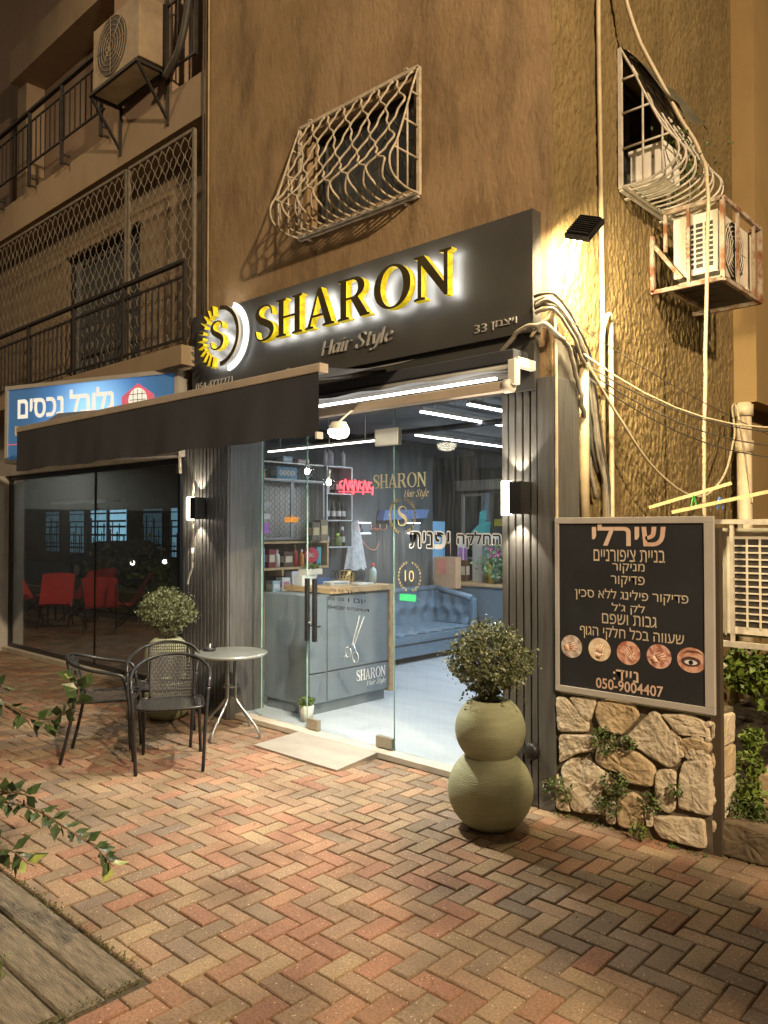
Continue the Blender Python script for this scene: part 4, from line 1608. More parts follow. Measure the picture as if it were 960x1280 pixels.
# street lamps on the pavement
def street_lamp(label, x, y, hgt, dirx, diry, power, color, aim, rad):
    t = thing('street_lamp', label, 'street lamp', (x, y, 0), 'street lamps along the kerb')
    b = B()
    b.tube([(x, y, -.0), (x, y, .5), (x, y, hgt - .6)], [.09, .075, .05], 12)
    b.tube(catmull([(x, y, hgt - .6), (x + dirx * .15, y + diry * .15, hgt - .1), (x + dirx * .7, y + diry * .7, hgt), (x + dirx * 1.2, y + diry * 1.2, hgt)], 6), .04, 10)
    b.build('pole', 'grey_metal', t)
    b = B()
    hx_, hy_ = x + dirx * 1.4, y + diry * 1.4
    b.box(hx_ - .28, hx_ + .28, hy_ - .15, hy_ + .15, hgt - .03, hgt + .06, 0, .03)
    b.build('head', 'grey_metal', t)
    b = B()
    b.box(hx_ - .2, hx_ + .2, hy_ - .11, hy_ + .11, hgt - .045, hgt - .032)
    b.build('lens', glow('street_lens', color, 12), t)
    lamp('SPOT', 'street_lamp_light', (hx_, hy_, hgt - .06), power, color, rad, None, aim, R(138), None, .75)


street_lamp('street lamp with a curved arm at the pavement edge beyond the garden', 8.2, -4.9, 7.2, -.6, .5, P_STREET_RIGHT, (1.0, .74, .46), (1.2, -1.6, 0), .16)
street_lamp('street lamp with a curved arm at the pavement edge before the neighbour shop', -7.5, -4.9, 8.5, .3, .6, P_STREET_LEFT, WARM, (-3, 0, 3), .2)
# ================================================================== WINDOW GRILLES
def belly_grille(label, loc, rotz, wd, hg, n, depth, mt, amp=.5):
    """cage with a flat top, sloping lattice front and a rounded belly; local x across, -y outward, z up from the sill"""
    t = thing('window_grille', label, 'window grille', loc, 'bellied window cages')
    t.rotation_euler = (0, 0, rotz)
    ORG[t] = Vector((0, 0, 0))

    prof = catmull([(-.03, hg - .015), (-.03 - depth * .25, hg * .80), (-.03 - depth * .52, hg * .56), (-.03 - depth * .78, hg * .34), (-.03 - depth * 1.0, hg * .20), (-.03 - depth * .95, hg * .08), (-.03 - depth * .55, .012), (-.035, .012)] and [Vector((a, z, 0)) for a, z in ((-.03, hg - .015), (-.03 - depth * .22, hg * .80), (-.03 - depth * .48, hg * .56), (-.03 - depth * .74, hg * .34), (-.03 - depth * .98, hg * .20), (-.03 - depth * .92, hg * .08), (-.03 - depth * .5, .015), (-.035, .012))], 8)
    f = B()
    r = .013
    for p, q in (((0, -.02, 0), (wd, -.02, 0)), ((0, -.02, hg), (wd, -.02, hg)), ((0, -.02, 0), (0, -.02, hg)), ((wd, -.02, 0), (wd, -.02, hg))):
        f.bar(p, q, .026, .026)
    f.bar((0, -.05, .012), (wd, -.05, .012), .02, .02)
    for x in (.12, wd - .12):
        f.bar((x, .03, -.03), (x, -.03, -.03), .03, .012)
        f.bar((x, .03, hg + .03), (x, -.03, hg + .03), .03, .012)
    f.build('frame', mt, t)
    lb_ = B()
    sp_ = wd / n
    for i in range(n + 1):
        s_ = 1 if i % 2 == 0 else -1
        x0 = i * sp_
        pts = []
        for j, p in enumerate(prof):
            z = p.y
            tt = j / (len(prof) - 1)
            if tt < .60:
                ph = tt / .60 * 3.0
                fr_ = ph - math.floor(ph)
                w_ = 1 - abs(2 * fr_ - 1) * 2
                w_ = w_ + .35 * math.sin(fr_ * 4 * PI)
                dx = s_ * amp * sp_ * w_
                if i in (0, n):
                    dx = 0
            else:
                k_ = (tt - .60) / .4
                dx = -s_ * amp * sp_ * max(0, 1 - k_ * 3.2)
                if i in (0, n):
                    dx = 0
            x = min(max(x0 + dx, 0), wd)
            pts.append((x, p.x, z))
        # resample finely for the wavy part
        lb_.tube(pts, .0085, 5)
    lb_.build('lattice', mt, t)
    for x in (0, wd):
        sd = B()
        for zz in (.28, .52, .76):
            q = min(prof, key=lambda p: abs(p.y - hg * zz) + (0 if p.x < -.04 else 9))
            sd.tube([(x, -.02, q.y), (x, q.x, q.y)], .008, 5)
        for a in (.38, .72):
            zz = hg * (.95 - a * .85)
            yy = -.03 - depth * a
            top = min(prof[:36], key=lambda p: abs(p.x - yy))
            sd.tube([(x, yy, .02 if a < .9 else .1), (x, yy, top.y)], .008, 5)
        sd.build('side_bars', mt, t)
    return t


# the wall faces the street: sill line at 4.045
belly_grille('cream bellied lattice cage over the facade window above the sign', (-2.336, .04, 4.045), 0, 1.27, .915, 14, .30, M['grille_iron'])
belly_grille('white bellied lattice cage high on the textured side wall', (-.015, .93, 4.06), PI / 2, .81, .99, 10, .40, M['white_iron'])
# things kept inside the side cage
bx_ = thing('storage_box', 'pale box standing inside the cage on the side wall', 'box', (.12, 1.05, 4.09))
b = B()
b.box(.04, .28, 1.0, 1.28, 4.09, 4.32, 0, .01)
b.box(.03, .29, .99, 1.29, 4.30, 4.335, 0, .006)
b.build('body', 'white_plastic', bx_)
rg = random.Random(31)
b = B()
leaves_into(b, [(.12 + abs(rg.gauss(0, .13)), 1.45 + rg.gauss(0, .16), 4.2 + abs(rg.gauss(0, .16))) for _ in range(420)], .034, rg)
b.tube([(.15, 1.5, 4.09), (.2, 1.45, 4.4)], .01)
tag(b.build('trailing_plant', 'leaf_weed'), 'green plant growing inside the cage on the side wall', 'plant')
b = B()
b.sheet(lambda u, v: (.0 + .30 * v + .02 * math.sin(u * 9), .95 + .78 * u, 5.07 - .42 * v ** 1.3 - .02 * math.sin(u * 12)), 16, 8)
tag(b.build('tarpaulin', mat('dark_tarp', (.09, .08, .05), .7, 0, .3, 6)), 'dark torn tarpaulin draped over the cage on the side wall', 'tarpaulin')

# lattice screens of the loggia
def lattice_screen(label, x0, x1, z0, z1, y, n):
    t = thing('lattice_screen', label, 'lattice screen', (x0, y, z0), 'lattice screens of the loggia')
    b = B()
    for p, q in (((x0, y, z0), (x1, y, z0)), ((x0, y, z1), (x1, y, z1)), ((x0, y, z0), (x0, y, z1)), ((x1, y, z0), (x1, y, z1))):
        b.bar(p, q, .03, .03)
    b.build('frame', 'screen_iron', t)
    b = B()
    sp_ = (x1 - x0) / n
    m_ = int((z1 - z0) / .035)
    for i in range(1, n):
        s_ = 1 if i % 2 == 0 else -1
        pts = []
        for j in range(m_ + 1):
            z = z0 + (z1 - z0) * j / m_
            a = math.sin(2 * PI * (z - z0) / .19)
            pts.append((x0 + i * sp_ + s_ * sp_ * .48 * (a * abs(a) ** -.3 if abs(a) > 1e-6 else 0), y + .004 * s_, z))
        b.tube(pts, .0055, 4)
    b.build('lattice', 'screen_iron', t)


lattice_screen('tall wavy lattice screen of the loggia beside the thin line pipe', -5.0, -3.80, 3.40, 5.46, -.02, 18)
lattice_screen('long wavy lattice screen of the loggia before the dark window', -8.9, -5.06, 3.40, 5.46, -.02, 56)


def railing(label, x0, x1, z0, z1, y, step, posts, hooks):
    t = thing('balcony_railing', label, 'railing', (x0, y, z0), 'dark iron balcony railings')
    b = B()
    b.bar((x0, y, z1), (x1, y, z1), .05, .03)
    b.build('handrail', 'iron', t)
    b = B()
    b.bar((x0, y, z1 - .14), (x1, y, z1 - .14), .018, .018)
    b.bar((x0, y, z0), (x1, y, z0), .02, .02)
    x = x0 + step
    while x < x1 - .02:
        b.bar((x, y, z0), (x, y, z1 - .14), .013, .013)
        x += step
    b.build('balusters', 'iron', t)
    for px in posts:
        b = B()
        b.bar((px, y, z0 - (.28 if hooks else .02)), (px, y, z1), .035, .035)
        if hooks:
            b.bar((px, y, z0 - .26), (px + .0, y + .1, z0 - .26), .02, .02)
            b.bar((px, y, z0 - .16), (px + .0, y + .1, z0 - .16), .02, .02)
        b.build('post', 'iron', t)


railing('dark balcony railing of the first floor above the blue sign', -8.95, -3.77, 3.46, 4.18, -.13, .115, (-8.9, -7.2, -6.0, -4.9, -3.78), False)
railing('dark balcony railing of the upper floor near the roof-side air conditioner', -10.2, -5.48, 6.26, 6.93, -.06, .13, (-9.8, -8.4, -7.4, -6.5, -5.55), True)
railing('short dark railing piece beside the upper air conditioner and its hose', -4.27, -3.73, 6.16, 6.95, -.05, .11, (-4.25, -3.75), False)

# ================================================================== AIR CONDITIONERS
def air_conditioner(label, loc, rotz, w_, d, h_, mt='ac_white'):
    t = thing('air_conditioner', label, 'air conditioner', loc, 'outdoor air conditioner units')
    t.rotation_euler = (0, 0, rotz)
    ORG[t] = Vector((0, 0, 0))
    b = B()
    b.box(.012, w_, -d, 0, .03, h_, 0, .012)
    for x in (.12, w_ - .16):
        b.box(x, x + .05, -d - .012, .012, 0, .03)
    # side frame around the coil
    b.box(0, .012, -d, -d + .035, .03, h_, 0)
    b.box(0, .012, -.09, 0, .03, h_, 0)
    b.box(0, .012, -d + .035, -.09, .03, .075, 0)
    b.box(0, .012, -d + .035, -.09, h_ - .07, h_, 0)
    b.build('casing', mt, t)
    b = B()
    b.box(.004, .011, -d + .035, -.09, .075, h_ - .07)
    b.build('coil', 'ac_dark', t)
    b = B()
    nz = max(6, int(h_ / .05))
    for i in range(1, nz):
        z = .075 + (h_ - .145) * i / nz
        b.box(-.004, .003, -d + .03, -.085, z - .005, z + .005)
    for q in (.33, .66):
        y_ = -d + .035 + (d - .125) * q
        b.box(-.005, .002, y_ - .006, y_ + .006, .07, h_ - .065)
    b.build('side_guard', mt, t)
    cx_, cz_ = w_ * .42, h_ * .52
    r = min(h_ * .44, w_ * .40)
    b = B()
    b.disc((cx_, -d - .001, cz_), r, (0, -1, 0), 36, .004)
    fb = b.build('fan_opening', 'ac_dark', t)
    b = B()
    for q in range(1, 7):
        rr_ = r * q / 6
        b.tube([(cx_ + rr_ * math.cos(a * PI / 18), -d - .014, cz_ + rr_ * math.sin(a * PI / 18)) for a in range(36)], .004, 4, closed=True)
    for a in range(8):
        b.tube([(cx_, -d - .017, cz_), (cx_ + r * math.cos(a * PI / 4), -d - .017, cz_ + r * math.sin(a * PI / 4))], .004, 4)
    b.build('fan_guard', mt, fb)
    return t


beige_ac = mat('beige_old_casing', (.30, .23, .15), .6, 0, .2, 5)
air_conditioner('beige air conditioner hanging high under the upper balcony', (-5.25, .0, 6.235), 0, .92, .30, .66, beige_ac)
air_conditioner('white air conditioner in a rusty cage on the side wall', (.46 - .32, 1.50, 3.50), PI / 2, .72, .32, .47)
air_conditioner('white air conditioner behind the black board in the yard', (.62, 1.02, 1.0), PI / 2, .85, .36, .70)

ck = thing('bracket', 'metal shelf bracket carrying the upper beige air conditioner', 'bracket', (-4.8, -.15, 6.2))
b = B()
for x in (-5.27, -4.34):
    b.bar((x, .03, 6.215), (x, -.33, 6.215), .035, .03)
    b.bar((x, -.31, 6.20), (x, .02, 5.76), .03, .02)
    b.bar((x, .02, 6.22), (x, .02, 5.70), .03, .02)
b.bar((-5.27, -.32, 6.215), (-4.34, -.32, 6.215), .03, .03)
b.bar((-5.27, -.02, 6.215), (-4.34, -.02, 6.215), .03, .03)
b.build('frame', 'iron', ck)
b = B()
b.box(-5.24, -4.36, -.30, -.03, 6.222, 6.233)
b.build('tray', mat('pale_tray', (.5, .45, .33), .6, 0, .25, 4), ck)

cg = thing('cage', 'rusty iron cage round the side-wall air conditioner', 'cage', (.25, 1.85, 3.45))
b = B()
X0, X1, Y0, Y1, Z0, Z1 = -.01, .51, 1.45, 2.25, 3.45, 4.02
for y_ in (Y0, Y1):
    b.bar((X0, y_, Z0), (X1, y_, Z0), .03, .03)
    b.bar((X1, y_, Z0), (X1, y_, Z1), .03, .03)
    b.bar((.10, y_, Z1), (X1, y_, Z1), .03, .03)
    b.bar((.27, y_, Z0), (.27, y_, Z1), .022, .022)
    b.bar((.02, y_, Z0 + .34), (.22, y_, Z0 + .06), .028, .028)
    b.bar((.10, y_, Z1), (.10, y_, Z0 + .28), .022, .022)
for x_ in (.12, X1):
    b.bar((x_, Y0, Z0), (x_, Y1, Z0), .03, .03)
b.bar((X1, Y0, Z1), (X1, Y1, Z1), .03, .03)
b.bar((X1, Y0 + .3, Z0), (X1, Y0 + .3, Z1), .02, .02)
b.bar((X1, Y1 - .15, Z0), (X1, Y1 - .15, Z1), .02, .02)
b.bar((.0, Y0, Z0), (.0, Y0, Z0 + .42), .03, .03)
b.build('bars', 'rusty_iron', cg)
b = B()
for q in range(4):
    b.box(.13, .50, Y0 + .03 + q * .19, Y0 + .20 + q * .19, Z0 + .012, Z0 + .026)
b.build('floor_slats', 'iron', cg)

c2 = thing('cage', 'pale iron frame round the yard air conditioner behind the board', 'cage', (.8, 1.4, .95))
b = B()
X0, X1, Y0, Y1, Z0, Z1 = .45, 1.12, .96, 1.95, .97, 1.74
for y_ in (Y0, Y1):
    b.bar((X0 - .47, y_, Z0), (X1, y_, Z0), .035, .035)
    b.bar((X0, y_, Z1), (X1, y_, Z1), .03, .03)
    b.bar((X1, y_, Z0), (X1, y_, Z1), .03, .03)
    b.bar((.72, y_, Z0), (.72, y_, Z1), .022, .022)
    b.bar((X0, y_, Z0), (X0, y_, Z1), .022, .022)
b.bar((X1, Y0, Z1), (X1, Y1, Z1), .03, .03)
b.bar((X1, Y0, Z0), (X1, Y1, Z0), .03, .03)
b.bar((.50, Y0 - .02, Z0), (.68, Y0 - .02, .82), .025, .025)
b.build('bars', 'white_iron', c2)
h_ = thing('hand_rail', 'bent white pipe rail behind the right edge of the board', 'rail', (.7, .5, 1.6))
b = B()
b.tube(catmull([(.50, .60, 1.70), (.66, .58, 1.715), (.74, .56, 1.70), (.765, .55, 1.62), (.765, .55, 1.40), (.765, .55, 1.05)], 5), .014)
b.tube([(.60, .60, 1.42), (.765, .55, 1.42)], .007)
b.build('pipe', 'white_iron', h_)

# ================================================================== PIPES, CABLES, WASHING LINES
def tube_thing(name, label, cat, pts, r, mt, smooth=True, group=None, seg=8):
    b = B()
    pp = catmull(pts, 6) if smooth else pts
    if smooth and cat in ('cable', 'cord'):
        sd = sum(map(ord, label)) * .13
        pp = [p + Vector((abs(mnoise.noise(Vector((sd, i * .35, 0)))), mnoise.noise(Vector((sd, 9, i * .33))), mnoise.noise(Vector((i * .31, sd, 4))))) * min(.02, r * 1.2) for i, p in enumerate(pp)]
    b.tube(pp, r, seg)
    return tag(b.build(name, mt), label, cat, group)


tube_thing('drain_pipe', 'thick cream drain pipe under the pier of the side wall', 'drain pipe', [(.11, 3.08, .2), (.11, 3.08, 2.81)], .062, 'cream_plastic', False, seg=16)
b = B()
for z in (1.5, 2.42, 2.74):
    b.lathe([(.064, -.05), (.078, -.05), (.078, .05), (.064, .05)], 18, (.11, 3.08, z))
tag(b.build('pipe_collar', 'cream_plastic'), 'cream collars clamped round the thick drain pipe', 'pipe collar')
tube_thing('conduit', 'broad beige conduit rising beside the slatted pillar', 'conduit', [(.02, .365, 1.2), (.02, .365, 2.80)], .032, 'conduit', False)
tube_thing('conduit', 'thin beige conduit running up the middle of the side wall', 'conduit', [(.012, .64, 1.2), (.012, .64, 3.05), (.012, .60, 5.0), (.012, .58, 9)], .016, 'conduit', False)
tube_thing('conduit', 'pale pipe bent over in a hook on the side wall', 'conduit', [(.03, .60, 2.6), (.03, .595, 2.95), (.05, .625, 3.10), (.05, .68, 3.10), (.03, .715, 3.0), (.03, .72, 2.4), (.03, .72, 1.2)], .017, 'cable_pale')
tube_thing('rope', 'long pale cable dropping past the cages on the side wall', 'cable', [(.10, .62, 6.2), (.12, .81, 5.24), (.30, 1.10, 4.62), (.42, 1.28, 4.30), (.45, 1.32, 4.1), (.44, 1.33, 3.4), (.40, 1.36, 2.4), (.40, 1.36, 1.2)], .014, 'cable_pale')
tube_thing('conduit', 'thin pale conduit down the edge of the slatted pillar trim', 'conduit', [(.032, -.005, .9), (.032, -.005, 2.86), (.0, -.06, 2.95), (-.10, -.075, 2.86)], .010, 'cable_pale')
side_panel = B()
side_panel.box(-.014, .012, .045, .30, .72, 2.85)
tag(side_panel.build('utility_panel', mat('grey_utility_panel', (.10, .09, .075), .7, 0, .3, 5, .2, 40)), 'tall dark grey panel on the side wall beside the slatted pillar', 'panel')
for i, (dy, dz, r, mt, word) in enumerate(((0, 0, .016, 'cable', 'thickest grey'), (.03, .05, .010, 'cable_dark', 'upper black'), (-.02, -.045, .011, 'cable', 'lower grey'), (.015, .025, .007, 'cable_pale', 'thin pale'), (.045, -.02, .008, 'cable_dark', 'inner black'))):
    tube_thing('cable_bundle', f'{word} cable sagging from the sign corner down the side wall', 'cable', [(-.07, -.075, 3.05 + dz), (.03, -.05, 3.06 + dz), (.05, .09, 2.99 + dz), (.05, .26 + dy, 2.85 + dz), (.04, .38 + dy, 2.74 + dz), (.03, .47 + dy, 2.5 + dz), (.02, .56 + dy * 1.5, 2.2), (.02, .66 + dy, 1.9), (.02, .68, 1.2)], r, mt)
tube_thing('cable_bundle', 'corrugated grey hose looping below the sign corner', 'cable', [(-.30, -.10, 2.80), (-.16, -.11, 2.90), (-.03, -.09, 2.93), (.04, -.03, 2.88), (.05, .10, 2.80), (.04, .24, 2.62), (.03, .33, 2.45), (.02, .42, 2.2), (.02, .50, 1.9)], .015, 'cable')
tube_thing('cable_bundle', 'black hose end hanging loose beside the conduit', 'cable', [(.03, .37, 2.72), (.04, .40, 2.4), (.05, .43, 2.15), (.05, .47, 2.06)], .011, 'cable_dark')
tube_thing('cable_bundle', 'white lead curling up to the floodlight', 'cable', [(.0, -.07, 3.05), (.05, .02, 3.14), (.07, .10, 3.20), (.10, .10, 3.30), (.20, .0, 3.40)], .009, 'white_plastic')
wl_ = [((.05, .30, 2.80), (1.6, 2.2, 2.75), .42, 'cable_pale', .006, 'pale'), ((.04, .36, 2.74), (1.5, 2.3, 2.55), .30, 'cable_dark', .0045, 'upper dark'), ((.04, .37, 2.70), (1.55, 2.3, 2.48), .34, 'cable_dark', .0045, 'middle dark'), ((.04, .38, 2.66), (1.5, 2.4, 2.42), .36, 'cable_dark', .0045, 'lower dark'), ((.03, .10, 3.0), (1.5, 3.0, 2.0), .16, 'cable_dark', .003, 'thin straight')]
for p, q, sag, mt, r, word in wl_:
    p, q = Vector(p), Vector(q)
    tube_thing('wire', f'{word} wire sagging across the textured side wall', 'wire', [p.lerp(q, t / 12) - Vector((0, 0, sag * 4 * t / 12 * (1 - t / 12))) for t in range(13)], r, mt, False, 'wires across the side wall', 5)
tube_thing('washing_line', 'loose pale cord looping from the wall hook past the drain pipe', 'cord', [(.05, .35, 2.75), (.2, .8, 2.2), (.30, 1.35, 1.93), (.32, 1.9, 2.05), (.22, 2.5, 2.45), (.12, 2.75, 2.72), (.14, 2.8, 2.72), (.22, 2.75, 2.3), (.32, 2.6, 1.9)], .009, 'cable_pale')
for i, (p, q, lb__) in enumerate((((.16, 1.0, 1.84), (.62, 1.25, 2.0), 'shorter yellowish drying rod above the board'), ((.42, .75, 1.80), (1.35, 1.4, 2.05), 'longer yellowish drying rod running off beside the drain pipe'))):
    b = B()
    b.bar(p, q, .028, .022)
    tag(b.build('drying_rod', mat('yellowed_white', (.66, .60, .30), .5, 0, .2, 10)), lb__, 'drying rod')
for c, p, lb__ in (((.08, .25, .75), (.66, .925, 1.86), 'blue'), ((.10, .42, .08), (.42, 1.12, 1.885), 'green'), ((.75, .32, .03), (.92, 1.1, 1.875), 'orange')):
    t = thing('clothes_peg', f'small {lb__} clothes peg clipped on a drying rod', 'clothes peg', p)
    for s_ in (-1, 1):
        b = B()
        P_ = Vector(p)
        b.bar(P_ + Vector((.0, s_ * .004, .035)), P_ + Vector((.012 * s_, s_ * .016, -.04)), .012, .007)
        b.build('jaw', mat('peg_' + lb__, c, .5), t)

tube_thing('hose', 'thick black hose curving beside the upper air conditioner', 'hose', [(-3.80, -.06, 8), (-3.80, -.08, 7.0), (-3.82, -.09, 6.6), (-3.95, -.10, 6.25), (-4.2, -.10, 6.08)], .035, 'cable_dark')
tube_thing('drain_line', 'thin dark vertical line pipe at the left end of the sign wall', 'pipe', [(-3.72, .02, 2.95), (-3.72, .02, 9.5)], .012, 'cable_dark', False)
tube_thing('drain_line', 'second thin brown pipe beside the vertical line pipe', 'pipe', [(-3.64, .025, 3.66), (-3.64, .025, 9.5)], .008, 'conduit', False)
dbp = thing('wall_plug', 'round black wall cap low on the slatted pillar behind the planter', 'wall cap', (-.14, -.05, .33))
b = B()
b.lathe([(.0, .05), (.045, .045), (.052, .03), (.052, 0)], 24, (0, 0, 0))
b.v = [(-.135 + x_, -.006 - z_, .34 + y_) for x_, y_, z_ in b.v]
b.build('cap', 'black_metal', dbp)

# ================================================================== STREET FURNITURE IN FRONT
ramp = thing('door_ramp', 'pale marble ramp slab sloping up to the salon door', 'ramp', (-2.0, -.1, 0))
b = B()
xa, xb = -2.40, -1.52
b.add([(xa, .074, .042), (xb, .074, .042), (xb + .02, -.36, .016), (xa - .03, -.36, .016), (xa, .074, -.01), (xb, .074, -.01), (xb + .02, -.36, -.01), (xa - .03, -.36, -.01)],
      [(0, 3, 2, 1), (4, 5, 6, 7), (0, 1, 5, 4), (1, 2, 6, 5), (2, 3, 7, 6), (3, 0, 4, 7)])
b.build('slab', 'marble', ramp)


def planter(label, x, y):
    t = thing('planter', label, 'planter', (x, y, 0), 'double-bulb planters')
    prof = []
    R1, R2 = .242, .200
    for a in range(-62, 55, 6):
        prof.append((R1 * math.cos(R(a)), .213 + R1 * .98 * math.sin(R(a))))
    z_w = prof[-1][1]
    prof.append((.136, z_w + .006))
    for a in range(-47, 58, 6):
        prof.append((R2 * math.cos(R(a)), z_w + .006 + .148 + R2 * math.sin(R(a))))
    zt_ = prof[-1][1]
    rt = prof[-1][0]
    prof += [(rt - .008, zt_ + .005), (rt - .02, zt_ + .002), (rt - .024, zt_ - .04)]
    prof = [(.0, prof[0][1])] + prof
    fine = []
    for i in range(len(prof) - 1):
        fine += [prof[i]]
    fine.append(prof[-1])
    b = B()
    b.lathe(fine, 64, (x, y, 0))
    b.build('pot', 'pot', t)
    b = B()
    b.sheet(lambda u, v: (x + (rt - .022) * v * math.cos(u * 2 * PI), y + (rt - .022) * v * math.sin(u * 2 * PI), zt_ - .03 + .012 * math.sin(u * 40 + v * 9) * v), 30, 5)
    b.build('soil', 'soil', t)
    return zt_


def topiary(label, x, y, z0, rx, rz, zc, n, seed):
    t = thing('topiary_bush', label, 'topiary', (x, y, z0), 'clipped ball bushes in planters')
    rg_ = random.Random(seed)
    pts = []
    lob = [Vector((rg_.gauss(0, 1), rg_.gauss(0, 1), rg_.gauss(0, 1))).normalized() for _ in range(16)]
    while len(pts) < n:
        d = Vector((rg_.gauss(0, 1), rg_.gauss(0, 1), rg_.gauss(0, 1))).normalized()
        bulge = 1 + .13 * max(max(0, d.dot(l) - .78) / .22 for l in lob) - .06
        rr_ = (rg_.random() ** .28) * bulge
        if rg_.random() < .04:
            rr_ = bulge * rg_.uniform(1.0, 1.16)
        if mnoise.noise(d * 3.2 + Vector((seed, 0, 0))) < -.2 and rr_ > .74:
            continue
        tp = 1 if d.z > -.2 else 1 + .55 * (d.z + .2)
        pts.append((x + d.x * rr_ * rx * tp, y + d.y * rr_ * rx * tp, zc + d.z * rr_ * rz * (1 if d.z > 0 else .86)))
    b = B()
    leaves_into(b, pts, .019, rg_, 0, 0.0, .7)
    for i in range(26):
        d = Vector((rg_.gauss(0, 1), rg_.gauss(0, 1), rg_.gauss(.2, .9))).normalized()
        q = Vector((x + d.x * rx, y + d.y * rx, zc + d.z * rz))
        leaves_into(b, [q + d * (.012 * k_) + Vector((rg_.gauss(0, .005), rg_.gauss(0, .005), rg_.gauss(0, .005) - .001 * k_ * k_)) for k_ in range(rg_.randint(2, 6)) for _ in (0, 1)], .017, rg_)
    b.build('crown', 'leaf', t)
    b = B()
    b.tube([(x, y, z0 - .03), (x + .006, y, z0 + .06), (x, y + .004, zc)], [.013, .011, .008], 8)
    for i in range(26):
        d = Vector((rg_.gauss(0, 1), rg_.gauss(0, 1), rg_.gauss(.3, .7))).normalized()
        b.tube([(x, y, zc - rz * .55), (x + d.x * rx * .45, y + d.y * rx * .45, zc - rz * .2 + d.z * rz * .4), (x + d.x * rx * .85, y + d.y * rx * .85, zc + d.z * rz * .8)], [.006, .004, .002], 5)
    b.build('stem', 'bark', t)


zt_ = planter('olive double-bulb planter standing right before the slatted pillar by the board', -.143, -.445)
topiary('clipped ball bush in the planter by the slatted pillar and board', -.143, -.445, zt_ - .03, .245, .225, .935, 8500, 3)
planter('olive double-bulb planter half hidden behind the bistro chairs', -3.72, -.33)
topiary('clipped ball bush rising behind the bistro chairs', -3.72, -.33, zt_ - .03, .25, .215, .935, 7000, 8)

# bistro chairs ----------------------------------------------------
def make_chair(label, x, y, face):
    t = thing('bistro_chair', label, 'chair', (x, y, 0), 'black bistro armchairs by the round table')
    ORG[t] = Vector((0, 0, 0))
    t.rotation_euler = (0, 0, face)
    r = .0125
    for s_ in (-1, 1):
        b = B()
        b.tube(catmull([(.245, .225 * s_, .0), (.225, .24 * s_, .30), (.21, .25 * s_, .45), (.19, .262 * s_, .575)], 4), r, 8)
        b.build('leg', 'black_metal', t)
        b = B()
        b.tube(catmull([(-.265, .21 * s_, 0), (-.20, .20 * s_, .28), (-.175, .19 * s_, .44)], 4), r, 8)
        b.build('leg', 'black_metal', t)
    b = B()
    half = [(.19, .262, .575), (.165, .268, .625), (.11, .272, .645), (-.06, .262, .675), (-.19, .20, .715), (-.245, .10, .742), (-.258, 0, .75)]
    full = half + [(a, -bb, c) for a, bb, c in half[-2::-1]]
    b.tube(catmull(full, 5), r, 8)
    b.build('arm_hoop', 'black_metal', t)
    b = B()
    seat = catmull([(.235, .19, .445), (.245, .0, .442), (.235, -.19, .445), (.17, -.225, .445), (0, -.222, .44), (-.16, -.20, .438), (-.19, 0, .436), (-.16, .20, .438), (0, .222, .44), (.17, .225, .445)], 4, closed=True)
    b.tube(seat, .011, 6, closed=True)
    for s_ in (-1, 1):
        b.tube(catmull([(-.165, .155 * s_, .44), (-.20, .16 * s_, .58), (-.236, .155 * s_, .735)], 4), .009, 6)
    b.build('frame', 'black_metal', t)
    # woven seat: bands over and under
    b = B()
    weave = lambda u, v: Vector((-.175 + .41 * u, (-.20 - .02 * math.sin(PI * u) + (.40 + .04 * math.sin(PI * u)) * v), .438 - .012 * math.sin(PI * u) * math.sin(PI * v)))
    for i in range(26):
        v0, v1 = i / 26 + .006, (i + 1) / 26 - .006
        for j in range(14):
            u0, u1 = j / 14, (j + 1) / 14
            o = .003 if (i + j) % 2 else -.003
            b.add([weave(u0, v0), weave(u1, v0), weave(u1, v1), weave(u0, v1), weave((u0 + u1) / 2, v0) + Vector((0, 0, o)), weave((u0 + u1) / 2, v1) + Vector((0, 0, o))], [(0, 4, 5, 3), (4, 1, 2, 5)])
    for j in range(15):
        u = j / 14
        b.add([weave(u - .012, 0), weave(u + .012, 0), weave(u + .012, 1), weave(u - .012, 1)], [(0, 1, 2, 3)])
    b.build('seat', 'wicker', t)
    b = B()
    bw = lambda u, v: Vector((-.172 - .065 * v - .018 * math.sin(PI * u), -.155 + .31 * u, .45 + .285 * v))
    for i in range(20):
        u0, u1 = i / 20 + .010, (i + 1) / 20 - .010
        for j in range(12):
            v0, v1 = j / 12, (j + 1) / 12
            o = Vector((.003 if (i + j) % 2 else -.003, 0, 0))
            b.add([bw(u0, v0), bw(u1, v0), bw(u1, v1), bw(u0, v1), bw(u0, (v0 + v1) / 2) + o, bw(u1, (v0 + v1) / 2) + o], [(0, 1, 5, 4), (4, 5, 2, 3)])
    for j in range(13):
        v = j / 12
        b.add([bw(0, v - .014), bw(1, v - .014), bw(1, v + .014), bw(0, v + .014)], [(0, 1, 2, 3)])
    b.build('backrest', 'wicker', t)
    return t


M['wicker'] = mat('black_wicker', (.028, .027, .026), .5, 0, .3, 30)
make_chair('front bistro chair turned to the street, nearest of the three', -2.53, -1.03, math.atan2(-.557, .83))
make_chair('bistro chair seen from the side, farthest from the round table', -3.10, -1.25, math.atan2(.80, .597))
make_chair('bistro chair before the olive planter, hidden behind the front chair', -3.12, -.72, math.atan2(-.62, .78))

